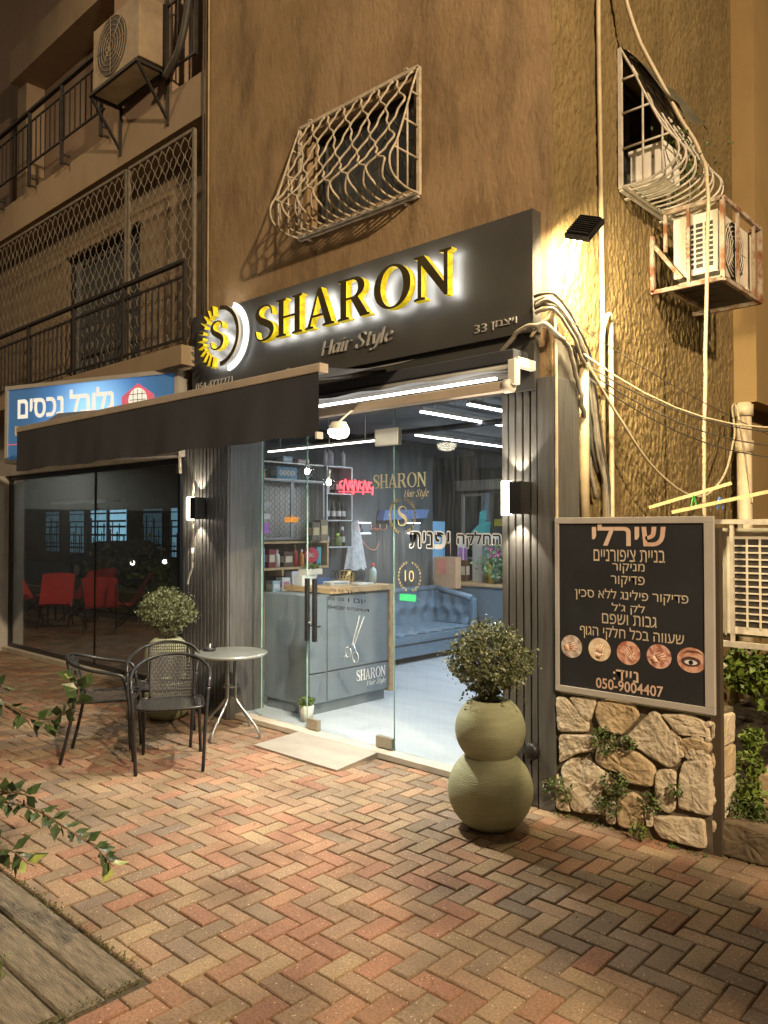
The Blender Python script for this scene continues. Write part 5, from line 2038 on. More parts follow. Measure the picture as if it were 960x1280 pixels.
tb = thing('round_table', 'small round grey bistro table on bent metal legs', 'table', (-2.85, -.27, 0))
b = B()
b.lathe([(.0, .655), (.285, .655), (.296, .660), (.298, .672), (.292, .680), (.0, .682)], 48, (-2.85, -.27, 0), 0, False)
b.build('tabletop', mat('grey_table_top', (.20, .21, .19), .28, .3, .25, 4, .05, 40), tb)
for q in range(4):
    a = R(20 + q * 90)
    ca_, sa_ = math.cos(a), math.sin(a)
    b = B()
    b.tube(catmull([(-2.85 + .05 * ca_, -.27 + .05 * sa_, .655), (-2.85 + .045 * ca_, -.27 + .045 * sa_, .36), (-2.85 + .07 * ca_, -.27 + .07 * sa_, .27), (-2.85 + .24 * ca_, -.27 + .24 * sa_, .09), (-2.85 + .275 * ca_, -.27 + .275 * sa_, .0)], 6), .011, 8)
    b.build('leg', 'grey_metal', tb)
b = B()
for z in (.62, .40):
    b.lathe([(.0, -.006), (.062, -.006), (.062, .006), (.0, .006)], 24, (-2.85, -.27, z), 0, False)
b.build('brace_plate', 'grey_metal', tb)
at_ = thing('ashtray', 'small dark ashtray on the round table', 'ashtray', (-3.04, -.38, .682))
b = B()
b.lathe([(.0, .004), (.045, .004), (.05, .022), (.056, .022), (.05, .0), (.0, .0)], 24, (-3.03, -.36, .683))
b.build('bowl', 'black_metal', at_)
b = B()
b.tube([(-3.02, -.36, .70), (-3.03, -.35, .735)], .005)
b.build('cigarette', 'white_plastic', at_)

# ================================================================== PLANTS
def weed(label, x, y, z, r, n, size, seed, mt='leaf_weed', drop=0.0):
    rg_ = random.Random(seed)
    t = thing('weed', label, 'weed', (x, y, z), 'weeds growing from the wall')
    b = B()
    pts = []
    for _ in range(n):
        a = rg_.uniform(0, 2 * PI)
        q = r * math.sqrt(rg_.random())
        pts.append((x + q * math.cos(a), y - abs(rg_.gauss(0, r * .35)), z + q * math.sin(a) * .75 + r * .2 - drop * rg_.random()))
    leaves_into(b, pts, size, rg_)
    b.build('leaves', mt, t)
    b = B()
    for _ in range(7):
        p = rg_.choice(pts)
        b.tube([(x, y + .01, z - r * .2), ((x + p[0]) / 2, y - .02, (z + p[2]) / 2 + .01), p], .002, 4)
    b.build('stems', 'bark', t)


for lb__, x, z, r, n, seed in (('ferny weed in the upper joint left of the big pointed stone', .36, .50, .085, 150, 1), ('small weed hanging beside the tip of the pointed stone', .50, .50, .05, 60, 2), ('weed at the foot of the wall against the dark pillar', .065, .14, .10, 150, 3), ('bushy weed in the middle of the stone wall', .42, .27, .085, 150, 4), ('weed low in the joint beside the narrow upright stone', .62, .20, .07, 80, 5), ('small weed growing in the wall joint near the tall right stone', .76, .30, .045, 40, 6), ('dark weed clump low in the middle wall joint', .38, .12, .08, 120, 7), ('bright little weed sprouting from the paving before the wall', .575, .05, .055, 70, 8)):
    weed(lb__, x, -.03 if seed != 8 else -.07, z, r, n, .022, seed, 'leaf_bright' if seed == 8 else 'leaf_weed', .04 if seed in (1, 4) else 0)


def shrub(label, spots, size, n, seed, mt, base):
    rg_ = random.Random(seed)
    t = thing('garden_shrub', label, 'shrub', base, 'shrubs in the side yard')
    b = B()
    pts = []
    for (x, y, z, r) in spots:
        for _ in range(n):
            d = Vector((rg_.gauss(0, 1), rg_.gauss(0, 1), rg_.gauss(0, 1))).normalized() * r * rg_.random() ** .4
            pts.append((x + d.x, y + d.y, max(.12, z + d.z)))
    leaves_into(b, pts, size, rg_)
    b.build('crown', mt, t)
    b = B()
    for (x, y, z, r) in spots:
        for q in range(4):
            b.tube([(base[0] + rg_.uniform(-.1, .1), base[1] + rg_.uniform(-.1, .1), base[2]), ((base[0] + x) / 2, (base[1] + y) / 2, z * .6), (x + rg_.gauss(0, r * .4), y + rg_.gauss(0, r * .4), z + r * .4)], [.010, .007, .003], 5)
    b.build('stems', 'bark', t)


shrub('leafy yard shrub under the air conditioner behind the board', [(.95, 1.1, .74, .2), (1.25, 1.25, .80, .2), (.75, 1.1, .80, .16), (1.5, 1.5, .8, .24)], .048, 420, 11, 'leaf_bright', (1.1, 1.3, .1))
shrub('low sprawling yard shrub beside the post of the board', [(1.0, .34, .26, .10), (.99, .42, .40, .08), (.98, .48, .52, .07)], .032, 200, 12, 'leaf_bright', (1.03, .42, .1))
shrub('dark yard shrub at the foot of the post and kerb stone', [(.98, .22, .20, .09), (1.10, .24, .19, .08)], .026, 240, 13, 'leaf_weed', (1.0, .25, .12))
shrub('dark bush at the back of the side yard', [(1.3, 2.2, .75, .45), (.8, 2.4, .7, .4), (1.9, 2.4, .9, .5)], .07, 260, 14, 'leaf_weed', (1.3, 2.4, .2))
gr = B()
rg = random.Random(77)
leaves_into(gr, [(rg.uniform(.95, 2.2), .05 + rg.gauss(0, .012), rg.uniform(.0, .02)) for _ in range(120)] + [(rg.uniform(0, .95), -.03 + rg.gauss(0, .012), rg.uniform(0, .02)) for _ in range(90)], .018, rg)
tag(gr.build('grass', 'leaf_weed'), kind='stuff')


# leafy branches reaching in from the left, out of a shrub in a planter box
hb = thing('leaning_shrub', 'shrub reaching leafy branches over the timber planks at the left', 'shrub', (-2.6, -3.15, 0))
rg = random.Random(15)


def spray(pts, nleaf, size):
    c = catmull(pts, 8)
    st_, lv, tip = hb_st, hb_lv, hb_tip
    st_.tube(c, [max(.0012, .006 * (1 - i / len(c)) + .0015) for i in range(len(c))], 5)
    for i in range(nleaf):
        k_ = int(rg.uniform(.18, 1) * (len(c) - 1))
        p = c[k_]
        d = (c[min(k_ + 1, len(c) - 1)] - c[max(k_ - 1, 0)]).normalized()
        side = Vector((rg.gauss(0, 1), rg.gauss(0, 1), rg.gauss(0, .6)))
        side = (side - d * side.dot(d)).normalized()
        out = (side * .9 + d * .5).normalized()
        L = size * rg.uniform(.6, 1.2)
        nrm = out.cross(d.cross(out) + Vector((rg.gauss(0, .3), rg.gauss(0, .3), .5))).normalized()
        w_ = L * .30
        q0 = p + out * .004
        vs = [q0, q0 + out * L * .4 + nrm * w_, q0 + out * L, q0 + out * L * .4 - nrm * w_, q0 + out * L * .45 - Vector((0, 0, .004))]
        (tip if k_ > len(c) * .93 and rg.random() < .5 else lv).add(vs, [(0, 1, 4), (1, 2, 4), (2, 3, 4), (3, 0, 4)])


hb_st, hb_lv, hb_tip = B(), B(), B()
base_ = (-1.42, -3.25, .30)
spray([base_, (-1.35, -3.0, .75), (-1.234, -2.93, 1.0), (-1.028, -2.808, .96), (-.877, -2.736, .90), (-.80, -2.66, .875)], 52, .075)
spray([(-1.0, -2.79, .95), (-.84, -2.70, .90), (-.76, -2.63, .93), (-.728, -2.597, 1.0), (-.74, -2.61, 1.08)], 38, .07)
spray([(-1.234, -2.93, 1.0), (-1.05, -2.84, 1.03), (-.98, -2.79, 1.02)], 14, .055)
spray([base_, (-1.15, -3.15, .62), (-.799, -3.073, .68), (-.664, -2.947, .66), (-.501, -2.864, .64), (-.353, -2.795, .575), (-.26, -2.75, .53), (-.197, -2.719, .475)], 64, .062)
spray([(-.72, -3.0, .67), (-.60, -2.92, .70), (-.53, -2.88, .69)], 20, .06)
spray([base_, (-1.0, -3.2, .45), (-.647, -3.068, .51), (-.53, -2.96, .515), (-.43, -2.925, .48)], 46, .072)
spray([base_, (-1.6, -3.3, .8), (-1.75, -3.4, 1.2)], 40, .05)
spray([base_, (-1.55, -3.1, .7), (-1.75, -3.0, 1.05)], 40, .05)
hb_lv.build('leaves', 'leaf_branch', hb)
hb_tip.build('young_leaves', 'leaf_tip', hb)
hb_st.build('stems', 'bark', hb)
pbx = thing('planter_box', 'dark wooden planter box on the timber planks', 'planter', (-1.42, -3.25, 0))
b = B()
b.box(-1.62, -1.22, -3.45, -3.05, .012, .30, 0, .01)
b.build('box', wood_old, pbx)
b = B()
b.box(-1.60, -1.24, -3.43, -3.07, .301, .305)
b.build('soil', 'soil', pbx)
wg = thing('weed', 'thin weed seedling growing between the timber planks', 'weed', (-.62, -2.97, 0), 'weeds growing from the wall')
rg = random.Random(4)
b = B()
for i in range(5):
    x_, y_ = -.60 + rg.gauss(0, .06), -2.98 + rg.gauss(0, .05)
    b.tube([(x_, y_, 0), (x_ + .01, y_, .06), (x_ + .005, y_ + .01, .11)], .0015, 4)
    leaves_into(b, [(x_ + rg.gauss(0, .015), y_ + rg.gauss(0, .015), rg.uniform(.02, .12)) for _ in range(12)], .018, rg)
b.build('leaves', 'leaf_bright', wg)

# ================================================================== SALON INTERIOR
for i, (x, y0, y1) in enumerate(((-2.10, 1.27, 4.9), (-1.53, 1.22, 4.9), (-3.3, 2.6, 4.4))):
    t = thing('ceiling_light', ('long white ceiling light strip, the middle of the three', 'long white ceiling light strip nearest the slatted pillar by the board', 'long white ceiling light strip above the reception desk')[i], 'ceiling light', (x, y0, 2.75), 'ceiling light strips')
    b = B()
    b.box(x - .02, x + .02, y0, y1, 2.765, 2.80)
    for y_ in (y0 + .2, y1 - .2):
        b.tube([(x, y_, 2.80), (x, y_, 2.859)], .004)
    b.build('housing', 'alu', t)
    b = B()
    b.box(x - .018, x + .018, y0 + .002, y1 - .002, 2.750, 2.7645)
    b.build('tube', glow('strip_light', (.90, .96, 1), 14), t)
    lamp('AREA', 'strip_light_lamp', (x, (y0 + y1) / 2, 2.742), P_STRIP * (1.25 if i < 2 else .8), (.86, .93, 1.0), .035, y1 - y0, (x, (y0 + y1) / 2, 0), spread=R(178))
for i, (x, y, z) in enumerate(((-3.235, .9, 2.25), (-2.929, .9, 2.13))):
    t = thing('pendant_lamp', ('round glass pendant bulb over the desk, the higher one', 'round glass pendant bulb over the desk, the lower one')[i], 'pendant lamp', (x, y, 2.85), 'pendant bulbs over the desk')
    b = B()
    b.tube([(x, y, z + .10), (x, y, 2.858)], .004)
    b.tube([(x, y, z + .05), (x, y, z + .12)], .016)
    b.build('cord', 'brass_clip', t)
    b = B()
    b.lathe([(.02, .07), (.05, .045), (.066, .0), (.05, -.045), (.0, -.066)], 20, (x, y, z))
    b.build('globe', glass('pendant_glass', .05, 1.0, (1, 1, 1), .0), t)
    b = B()
    b.lathe([(.0, .035), (.02, .025), (.026, .0), (.02, -.022), (.0, -.03)], 14, (x, y, z))
    b.build('bulb', glow('pendant_bulb', (1, .92, .75), 22), t)

dsk = thing('reception_desk', 'slate blue reception desk with an oak edge and the salon name on its front', 'reception desk', (-3.0, .95, .046))
b = B()
b.box(-3.31, -2.70, .44, 1.46, .14, 1.10, 0, .004)
b.box(-3.29, -2.72, .46, 1.44, .047, .14)
b.build('body', 'desk', dsk)
b = B()
b.box(-2.698, -2.682, .66, 1.455, .42, 1.085, 0, .003)
b.box(-2.698, -2.682, .66, 1.455, .15, .405, 0, .003)
b.box(-2.698, -2.682, .445, .64, .42, 1.085, 0, .003)
b.box(-2.698, -2.682, .445, .64, .15, .405, 0, .003)
b.build('front_panel', 'desk', dsk)
b = B()
b.box(-3.33, -2.66, .68, 1.51, 1.105, 1.155, 0, .004)
b.box(-2.76, -2.66, 1.465, 1.51, .12, 1.104, 0, .004)
b.build('oak_edge', 'wood', dsk)
dp = lambda u, z, d: (-2.681 + d, u, z)
b = B()
serif_into(b, 'SHARON', 1.02, 1.42, .275, .375, dp, .002)
b.build('lettering', 'decal_white', dsk, 'white salon name')
b = B()
italic_into(b, 'Hair Style', 1.16, 1.42, .215, .032, dp, .002)
b.build('lettering', 'decal_white', dsk, 'white cursive line under the salon name')

# sofa
sf = thing('sofa', 'blue buttoned leather sofa against the dark wall', 'sofa', (-4.2, 3.4, .046))


def tufted(fn, nu, nv, bu, bv, dep, b):
    cells = []
    for j in range(bv):
        for i in range(bu + 1):
            cells.append(((i + (.5 if j % 2 else 0)) / bu, (j + .6) / (bv + .2)))

    def hgt(u, v):
        d = min(math.hypot((u - a) * bu, (v - c) * bv * .9) for a, c in cells)
        pl = abs(((u * bu + (0 if v < .5 else .5)) % 1) - .5)
        return dep * (min(1, d * 1.7) ** .7) - dep * .12 * (1 - min(1, (.5 - pl) * 9))
    b.sheet(lambda u, v: fn(u, v, hgt(u, v)), nu, nv)
    return cells


b = B()
b.box(-4.52, -3.80, 2.15, 4.40, .12, .28, 0, .02)
b.box(-4.62, -4.48, 2.15, 4.47, .12, .86, 0, .03)
b.box(-4.62, -3.80, 4.36, 4.47, .12, .76, 0, .03)
b.box(-4.62, -3.80, 2.05, 2.15, .12, .76, 0, .03)
b.build('base', 'sofa', sf)
b = B()
cells = tufted(lambda u, v, h: (-4.47 + h + .02, 2.17 + 2.18 * u, .42 + .42 * v), 90, 24, 9, 2, .06, b)
b.tube([(-4.46, 2.15, .86), (-4.46, 4.40, .86)], .045, 12)
back_ = b.build('backrest', 'sofa', sf)
b = B()
tufted(lambda u, v, h: (-4.44 + .60 * u, 4.35 - h - .02, .42 + (.42 - .10 * u) * v), 40, 24, 3, 2, .06, b)
b.tube([(-4.46, 4.38, .86), (-3.82, 4.38, .76)], .045, 12)
b.build('arm', 'sofa', sf)
b = B()
b.box(-4.46, -3.77, 2.16, 4.34, .285, .40, 0, .03)
b.sheet(lambda u, v: (-4.46 + .69 * v, 2.17 + 2.16 * u, .404 + .03 * (1 - max(abs(2 * u - 1), abs(2 * v - 1)) ** 6) - .012 * (math.cos(u * 9 * 2 * PI) * math.cos(v * 3 * 2 * PI) > .75)), 90, 30)
b.build('seat', 'sofa', sf)
b = B()
rg = random.Random(2)
for i in range(10):
    for z in (.56, .73):
        y_ = 2.17 + 2.18 * ((i + (.5 if z > .6 else 0)) / 9)
        if y_ < 4.3:
            b.lathe([(.0, .012), (.012, .006), (.014, 0)], 8, (0, 0, 0))
            k_ = len(b.v) - 24
            b.v[k_:] = [(-4.445 + z_, y_ + x_, z + y2_) for x_, y2_, z_ in b.v[k_:]]
b.build('buttons', 'alu', sf)
b = B()
for y_ in (2.25, 4.3):
    for x_ in (-4.5, -3.88):
        b.box(x_, x_ + .05, y_ - .03, y_ + .03, .047, .12)
b.build('feet', 'black_metal', sf)

# counter with oak top behind the sofa
ct = thing('counter', 'slate blue counter with an oak top behind the sofa', 'counter', (-2.2, 4.8, .046))
b = B()
b.box(-4.60, -.3, 4.56, 5.1, .047, .90)
b.build('body', 'desk', ct)
b = B()
b.box(-4.64, -.25, 4.53, 5.12, .901, .94, 0, .003)
b.build('countertop', 'wood', ct)

# wall shelves on the dark wall
wx = -4.645


def shelf_box(bb, x0, x1, y0, y1, z0, z1, t=.018):
    bb.box(x0, x1, y0, y1, z0, z0 + t)
    bb.box(x0, x1, y0, y1, z1 - t, z1)
    bb.box(x0, x1, y0, y0 + t, z0 + t, z1 - t)
    bb.box(x0, x1, y1 - t, y1, z0 + t, z1 - t)


ms = thing('mesh_cabinet', 'steel wall cabinet with two perforated doors', 'cabinet', (-4.5, 1.7, 1.6))
b = B()
shelf_box(b, -4.645, -4.42, 1.0, 2.22, 1.56, 2.26)
b.box(-4.645, -4.43, 1.0, 2.22, 2.44, 2.455)
b.box(-4.645, -4.63, 1.02, 2.20, 1.58, 2.24)
b.build('frame', 'alu', ms)
for y0, y1 in ((1.02, 1.70), (1.72, 2.20)):
    b = B()
    for p, q in (((-4.415, y0, 1.58), (-4.415, y1, 1.58)), ((-4.415, y0, 2.24), (-4.415, y1, 2.24)), ((-4.415, y0, 1.58), (-4.415, y0, 2.24)), ((-4.415, y1, 1.58), (-4.415, y1, 2.24))):
        b.bar(p, q, .02, .02)
    n_ = int((y1 - y0) / .036)
    for i in range(n_):
        yy = y0 + (i + .5) * (y1 - y0) / n_
        pts = [(-4.41, yy + (.012 if j % 2 else -.012) * (1 if i % 2 else -1), 1.59 + j * .032) for j in range(21)]
        b.tube(pts, .0042, 3)
    b.build('mesh_door', 'door_mesh', ms)
b = B()
for i in range(42):
    yy = 1.0 + 1.22 * (i + .5) / 42
    b.tube([(-4.42, yy + (.012 if j % 2 else -.012) * (1 if i % 2 else -1), 2.27 + j * .03) for j in range(6)], .0035, 3)
b.build('mesh_rail', 'door_mesh', ms)
rk = thing('shelf_rack', 'open white metal shelf rack with three compartments', 'shelf', (-4.5, 2.48, 1.47))
b = B()
for y_ in (2.27, 2.69):
    b.box(-4.64, -4.42, y_ - .009, y_ + .009, 1.46, 2.45)
for z in (1.46, 1.785, 2.11, 2.44):
    b.box(-4.64, -4.42, 2.28, 2.68, z, z + .015)
b.build('frame', mat('pale_steel', (.50, .55, .58), .4, .3, .05), rk)
os_ = thing('oak_shelf', 'oak cubby shelf stacked with coloured product boxes', 'shelf', (-4.5, 1.6, 1.2))
b = B()
shelf_box(b, -4.645, -4.36, 1.0, 2.24, 1.23, 1.55, .025)
b.box(-4.645, -4.36, 1.52, 1.545, 1.16, 1.229)
b.build('frame', 'wood', os_)
b = B()
b.box(-4.645, -4.635, 1.03, 2.21, 1.256, 1.524)
b.build('back', mat('brown_back', (.16, .12, .08), .6), os_)

pc = {}


def pm(c):
    if c not in pc:
        pc[c] = mat('pack_%d' % len(pc), c, .45, 0, .12, 12)
    return pc[c]


def carton(label, x, y, z, dx, dy, dz, c, band=None, group=None, cat='box'):
    t = thing('product_box', label, cat, (x, y, z), group)
    b = B()
    b.box(x - dx / 2, x + dx / 2, y - dy / 2, y + dy / 2, z, z + dz, 0, .003)
    b.build('body', pm(c), t)
    if band:
        b = B()
        b.box(x + dx / 2 + .0005, x + dx / 2 + .002, y - dy * .38, y + dy * .38, z + dz * .3, z + dz * .72)
        b.box(x - dx * .38, x + dx * .38, y - dy / 2 - .002, y - dy / 2 - .0005, z + dz * .3, z + dz * .72)
        b.build('print', pm(band), t)


def bottle(label, x, y, z, r, hh, c, cap, group=None, name='bottle', lab=None):
    t = thing(name, label, 'bottle', (x, y, z), group)
    b = B()
    b.lathe([(.0, 0), (r, .0), (r, hh * .62), (r * .75, hh * .72), (r * .38, hh * .78), (r * .38, hh * .84)], 16, (x, y, z))
    b.build('body', pm(c), t)
    b = B()
    b.lathe([(r * .46, hh * .82), (r * .46, hh), (.0, hh)], 14, (x, y, z))
    b.build('cap', pm(cap), t)
    if lab:
        b = B()
        b.lathe([(r * 1.02, hh * .2), (r * 1.02, hh * .5)], 16, (x, y, z))
        b.build('print', pm(lab), t)


WH, BLK, CR = (.68, .68, .66), (.02, .02, .022), (.58, .5, .38)
# oak cubby
carton('pink box low at the left end of the oak cubby', -4.46, 1.10, 1.257, .12, .09, .10, (.55, .12, .17))
carton('lilac box with a pale print in the oak cubby', -4.46, 1.27, 1.257, .10, .09, .22, (.30, .33, .60), WH)
carton('dark red box in the oak cubby beside the lilac one', -4.46, 1.42, 1.257, .10, .10, .20, (.20, .03, .04), CR)
bottle('white bottle between the boxes of the oak cubby', -4.46, 1.53, 1.257, .035, .20, WH, CR)
carton('brown box with a pale lid in the oak cubby', -4.46, 1.66, 1.257, .11, .13, .17, (.09, .055, .035), CR)
bottle('slim red bottle in the oak cubby', -4.46, 1.80, 1.257, .028, .25, (.42, .06, .05), (.3, .2, .1))
bottle('orange bottle near the round red tin of the oak cubby', -4.44, 1.88, 1.257, .03, .2, (.65, .25, .06), WH)
rt_ = thing('round_tin', 'round red tin standing on edge in the oak cubby', 'tin', (-4.42, 2.0, 1.38))
b = B()
b.disc((-4.42, 2.0, 1.385), .095, (1, -.2, 0), 30, .03)
b.build('body', pm((.45, .03, .05)), rt_)
lettering('lettering', 'SALON', 'decal_white', rt_, 1.945, 2.055, 1.36, 1.41, 'desk', -4.385, .001)
carton('teal box at the right end of the oak cubby', -4.46, 2.13, 1.257, .10, .07, .22, (.05, .28, .33))
# under the oak cubby, on the wall ledge
lg = thing('wall_ledge', 'oak ledge under the cubby shelf', 'shelf', (-4.5, 1.6, 1.0))
b = B()
b.box(-4.645, -4.30, 1.0, 2.30, .96, .985)
b.box(-4.64, -4.34, 1.0, 2.30, .047, .959)
b.build('board', 'wood', lg)
for y_, dz, c, w_ in ((1.60, .15, WH, 'white box with a plain face on the oak ledge'), (1.74, .22, (.6, .56, .6), 'pale grey patterned box on the oak ledge'), (1.88, .16, (.42, .10, .16), 'wine red box on the oak ledge'), (2.02, .24, (.55, .48, .62), 'lavender box on the oak ledge'), (1.46, .12, (.35, .48, .52), 'blue grey box on the oak ledge')):
    carton(w_, -4.44, y_, .986, .12, .11, dz, c, WH if c != WH else (.45, .2, .25))
# boxes in front of the cabinet doors and on top
for args in (('pale blue carton on the top rail of the steel cabinet', -4.52, 1.68, 2.456, .14, .14, .07, (.25, .45, .6)), ('yellowish flat carton at the left on the top rail of the steel cabinet', -4.52, 1.18, 2.456, .16, .2, .05, CR), ('pinkish carton on the top rail of the steel cabinet', -4.52, 1.92, 2.456, .12, .16, .05, (.5, .25, .25)), ('blue and white carton behind the mesh rail', -4.5, 1.66, 2.262, .12, .3, .14, (.18, .42, .62)), ('yellow carton behind the mesh rail', -4.5, 1.2, 2.262, .12, .3, .10, (.55, .48, .2))):
    carton(*args, WH)
os2 = thing('orange_sign', 'small orange word sign fixed on the perforated doors', 'sign', (-4.40, 1.66, 1.79))
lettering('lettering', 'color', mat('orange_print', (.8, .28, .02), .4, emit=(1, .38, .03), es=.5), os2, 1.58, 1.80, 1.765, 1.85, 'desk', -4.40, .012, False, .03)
for a in (('purple printed card on the perforated door', 1.20, 1.64, .17, .12, (.42, .16, .52)), ('upper grey printed card on the perforated door', 1.20, 1.93, .18, .06, (.5, .5, .5)), ('lower grey printed card on the perforated door', 1.20, 1.80, .18, .06, (.62, .62, .6))):
    b = B()
    b.box(-4.405, -4.398, a[1], a[1] + a[3], a[2], a[2] + a[4])
    tag(b.build('card', pm(a[5])), a[0], 'card')
# rack bottles
for i, y_ in enumerate((2.36, 2.46, 2.55, 2.63)):
    bottle(('first', 'second', 'third', 'last')[i] + ' dark pump bottle in the middle row of the white rack, counted from the cabinet', -4.52, y_, 1.801, .033, .22, BLK, (.06, .06, .06), 'dark bottles in the rack', lab=(.5, .5, .5))
for i, (y_, c) in enumerate(((2.35, BLK), (2.62, BLK))):
    bottle(('dark bottle at the cabinet side of the bottom row of the rack', 'dark bottle at the hook side of the bottom row of the rack')[i], -4.52, y_, 1.476, .035, .24, c, WH, 'dark bottles in the rack', lab=(.4, .4, .4))
bottle('lime green jar in the bottom row of the white rack', -4.47, 2.49, 1.476, .05, .16, (.10, .14, .02), (.45, .7, .05))
bottle('white bottle at the top row of the rack beside the neon', -4.52, 2.36, 2.126, .03, .2, WH, WH)
carton('black box in the top row of the white rack', -4.53, 2.52, 2.126, .1, .12, .16, BLK, (.35, .35, .35))
for i, y_ in enumerate((2.32, 2.42, 2.62)):
    bottle(('white and violet flask on top of the rack, nearest the cabinet', 'white and violet flask on top of the rack, in the middle', 'grey flask alone on top of the rack')[i], -4.52, y_, 2.456, .035, .24, (.55, .52, .62) if i < 2 else (.6, .6, .6), (.2, .18, .3), 'flasks on top of the rack')
for i, (y_, z_, c) in enumerate(((2.06, 1.63, (.17, .14, .09)), (1.93, 1.63, (.10, .09, .07)))):
    carton(('olive brown carton before the perforated door', 'dark carton before the perforated door')[i], -4.30, y_, 1.555, .12, .12, .24 - i * .03, c, (.45, .36, .2))
# neon word
ne = thing('neon_sign', 'red neon word glowing on the dark wall by the rack', 'neon sign', (-4.64, 2.75, 2.2))
red_glow = glow('neon_red', (1, .07, .09), 4.0)
b = B()
yy = 2.44
for s_ in range(7):
    c_ = [(yy, 2.17), (yy + .03, 2.30), (yy + .065, 2.20), (yy + .08, 2.17), (yy + .10, 2.29)] if s_ % 2 else [(yy + .07, 2.28), (yy + .02, 2.25), (yy + .06, 2.19), (yy + .09, 2.22), (yy + .085, 2.12)]
    b.tube([(-4.40, a, z) for a, z in [(v.x, v.y) for v in catmull([(p[0], p[1], 0) for p in c_], 4)]], .009, 6)
    yy += .085
b.tube([(-4.40, 2.44, 2.145), (-4.40, 3.02, 2.155)], .006, 6)
b.build('tubes', red_glow, ne)
# hooks and towel
hk = thing('coat_rack', 'pinkish coat rack with curled hooks on the dark wall', 'coat rack', (-4.6, 3.1, 1.7))
b = B()
b.box(-4.645, -4.63, 2.75, 3.45, 1.68, 1.70)
for y_ in (2.80, 2.95, 3.12, 3.29, 3.42):
    b.tube(catmull([(-4.63, y_, 1.69), (-4.57, y_, 1.67), (-4.53, y_ + .02, 1.70), (-4.54, y_ + .03, 1.75)], 5), .008, 6)
b.tube(catmull([(-4.60, 3.0, 1.60), (-4.55, 3.1, 1.45), (-4.55, 3.25, 1.42), (-4.58, 3.35, 1.52)], 6), .008, 6)
b.build('hooks', mat('rose_metal', (.55, .25, .18), .4, .3), hk)
tw = B()
tw.sheet(lambda u, v: (-4.55 + (.05 + .06 * v) * math.sin(u * PI), 2.88 + (u - .5) * (.06 + .34 * v ** .8) + .012 * math.sin(u * 22) * v, 1.80 - .62 * v + .012 * math.sin(u * 17) * v), 40, 20)
tag(tw.build('towel', mat('grey_towel', (.50, .52, .55), .95, 0, .2, 20, .4, 90)), 'pale grey towel hanging in a cone from the coat rack', 'towel')
# things on the desk
carton('dark blue carton on the reception desk', -3.18, .95, 1.156, .16, .26, .06, (.05, .12, .28))
carton('white carton lying on the reception desk', -2.98, 1.05, 1.156, .12, .24, .035, WH, (.3, .35, .4))
carton('pale tissue box on the reception desk', -3.15, .80, 1.156, .12, .18, .10, (.55, .6, .62))
gb = thing('gold_bowl', 'small round gold bowl on the reception desk', 'bowl', (-3.0, 1.17, 1.156))
b = B()
b.lathe([(.0, 0), (.05, .005), (.085, .05), (.08, .11), (.05, .13), (.0, .135)], 24, (-3.0, 1.20, 1.156))
b.build('bowl', mat('gold_pattern', (.30, .2, .05), .3, .5, .3, 60, col2=(.75, .6, .3), thr=(.45, .55)), gb)
dpz = thing('desk_plant', 'little green plant in a white tray on the reception desk', 'plant', (-3.15, .86, 1.256))
b = B()
b.box(-3.20, -3.08, .76, .96, 1.257, 1.31, 0, .004)
b.build('tray', 'white_plastic', dpz)
b = B()
rg = random.Random(44)
leaves_into(b, [(-3.14 + rg.gauss(0, .03), .86 + rg.uniform(-.09, .09), 1.31 + rg.uniform(0, .05)) for _ in range(120)], .03, rg)
b.build('leaves', 'leaf_bright', dpz)
bottle('clear spray bottle with a red top on the reception desk', -2.85, 1.42, 1.156, .035, .2, (.45, .62, .66), (.6, .08, .08))
carton('thin paper pad beside the spray bottle on the reception desk', -2.78, 1.20, 1.156, .12, .2, .02, (.6, .6, .58))
# floor plant by the glass
fp = thing('floor_plant', 'white pot with short grass standing inside by the door', 'plant', (-2.62, .36, .046))
b = B()
b.lathe([(.0, 0), (.05, 0), (.065, .13), (.058, .135), (.0, .12)], 20, (-2.60, .335, .047))
b.build('pot', 'white_plastic', fp)
b = B()
rg = random.Random(45)
leaves_into(b, [(-2.60 + rg.gauss(0, .03), .335 + rg.gauss(0, .03), .18 + rg.uniform(0, .07)) for _ in range(150)], .035, rg)
b.build('leaves', 'leaf_bright', fp)

# counter: flowers, bag, bottles
vz = thing('vase', 'glass vase with pink flowers on the counter behind the sofa', 'vase', (-3.66, 4.75, .94))
b = B()
b.lathe([(.0, 0), (.07, 0), (.085, .12), (.07, .28), (.085, .34)], 24, (-3.66, 4.72, .941))
b.build('vase', glass('vase_glass', .1, 1.0, (.85, .95, .98), .15), vz)
fl_ = thing('bouquet', 'bunch of pink flowers and green stems standing in the glass vase', 'flowers', (-3.66, 4.75, 1.2))
rg = random.Random(6)
b = B()
leaves_into(b, [(-3.62 + rg.gauss(0, .14), 4.74 + rg.gauss(0, .08), 1.22 + rg.gauss(0, .12)) for _ in range(520)], .06, rg)
for i in range(14):
    b.tube([(-3.66, 4.72, .97), (-3.62 + rg.gauss(0, .1), 4.74 + rg.gauss(0, .06), 1.3)], .004, 4)
b.build('leaves', leaf_mat('bouquet_leaf', (.08, .18, .07), (.22, .34, .16)), fl_)
b = B()
for i in range(16):
    c_ = (-3.62 + rg.gauss(0, .17), 4.70 + rg.gauss(0, .06), 1.36 + rg.uniform(-.05, .08))
    leaves_into(b, [(c_[0] + rg.gauss(0, .018), c_[1] + rg.gauss(0, .018), c_[2] + rg.gauss(0, .015)) for _ in range(14)], .035, rg)
b.build('petals', mat('pink_petal', (.55, .12, .38), .6, 0, .2, 20), fl_)
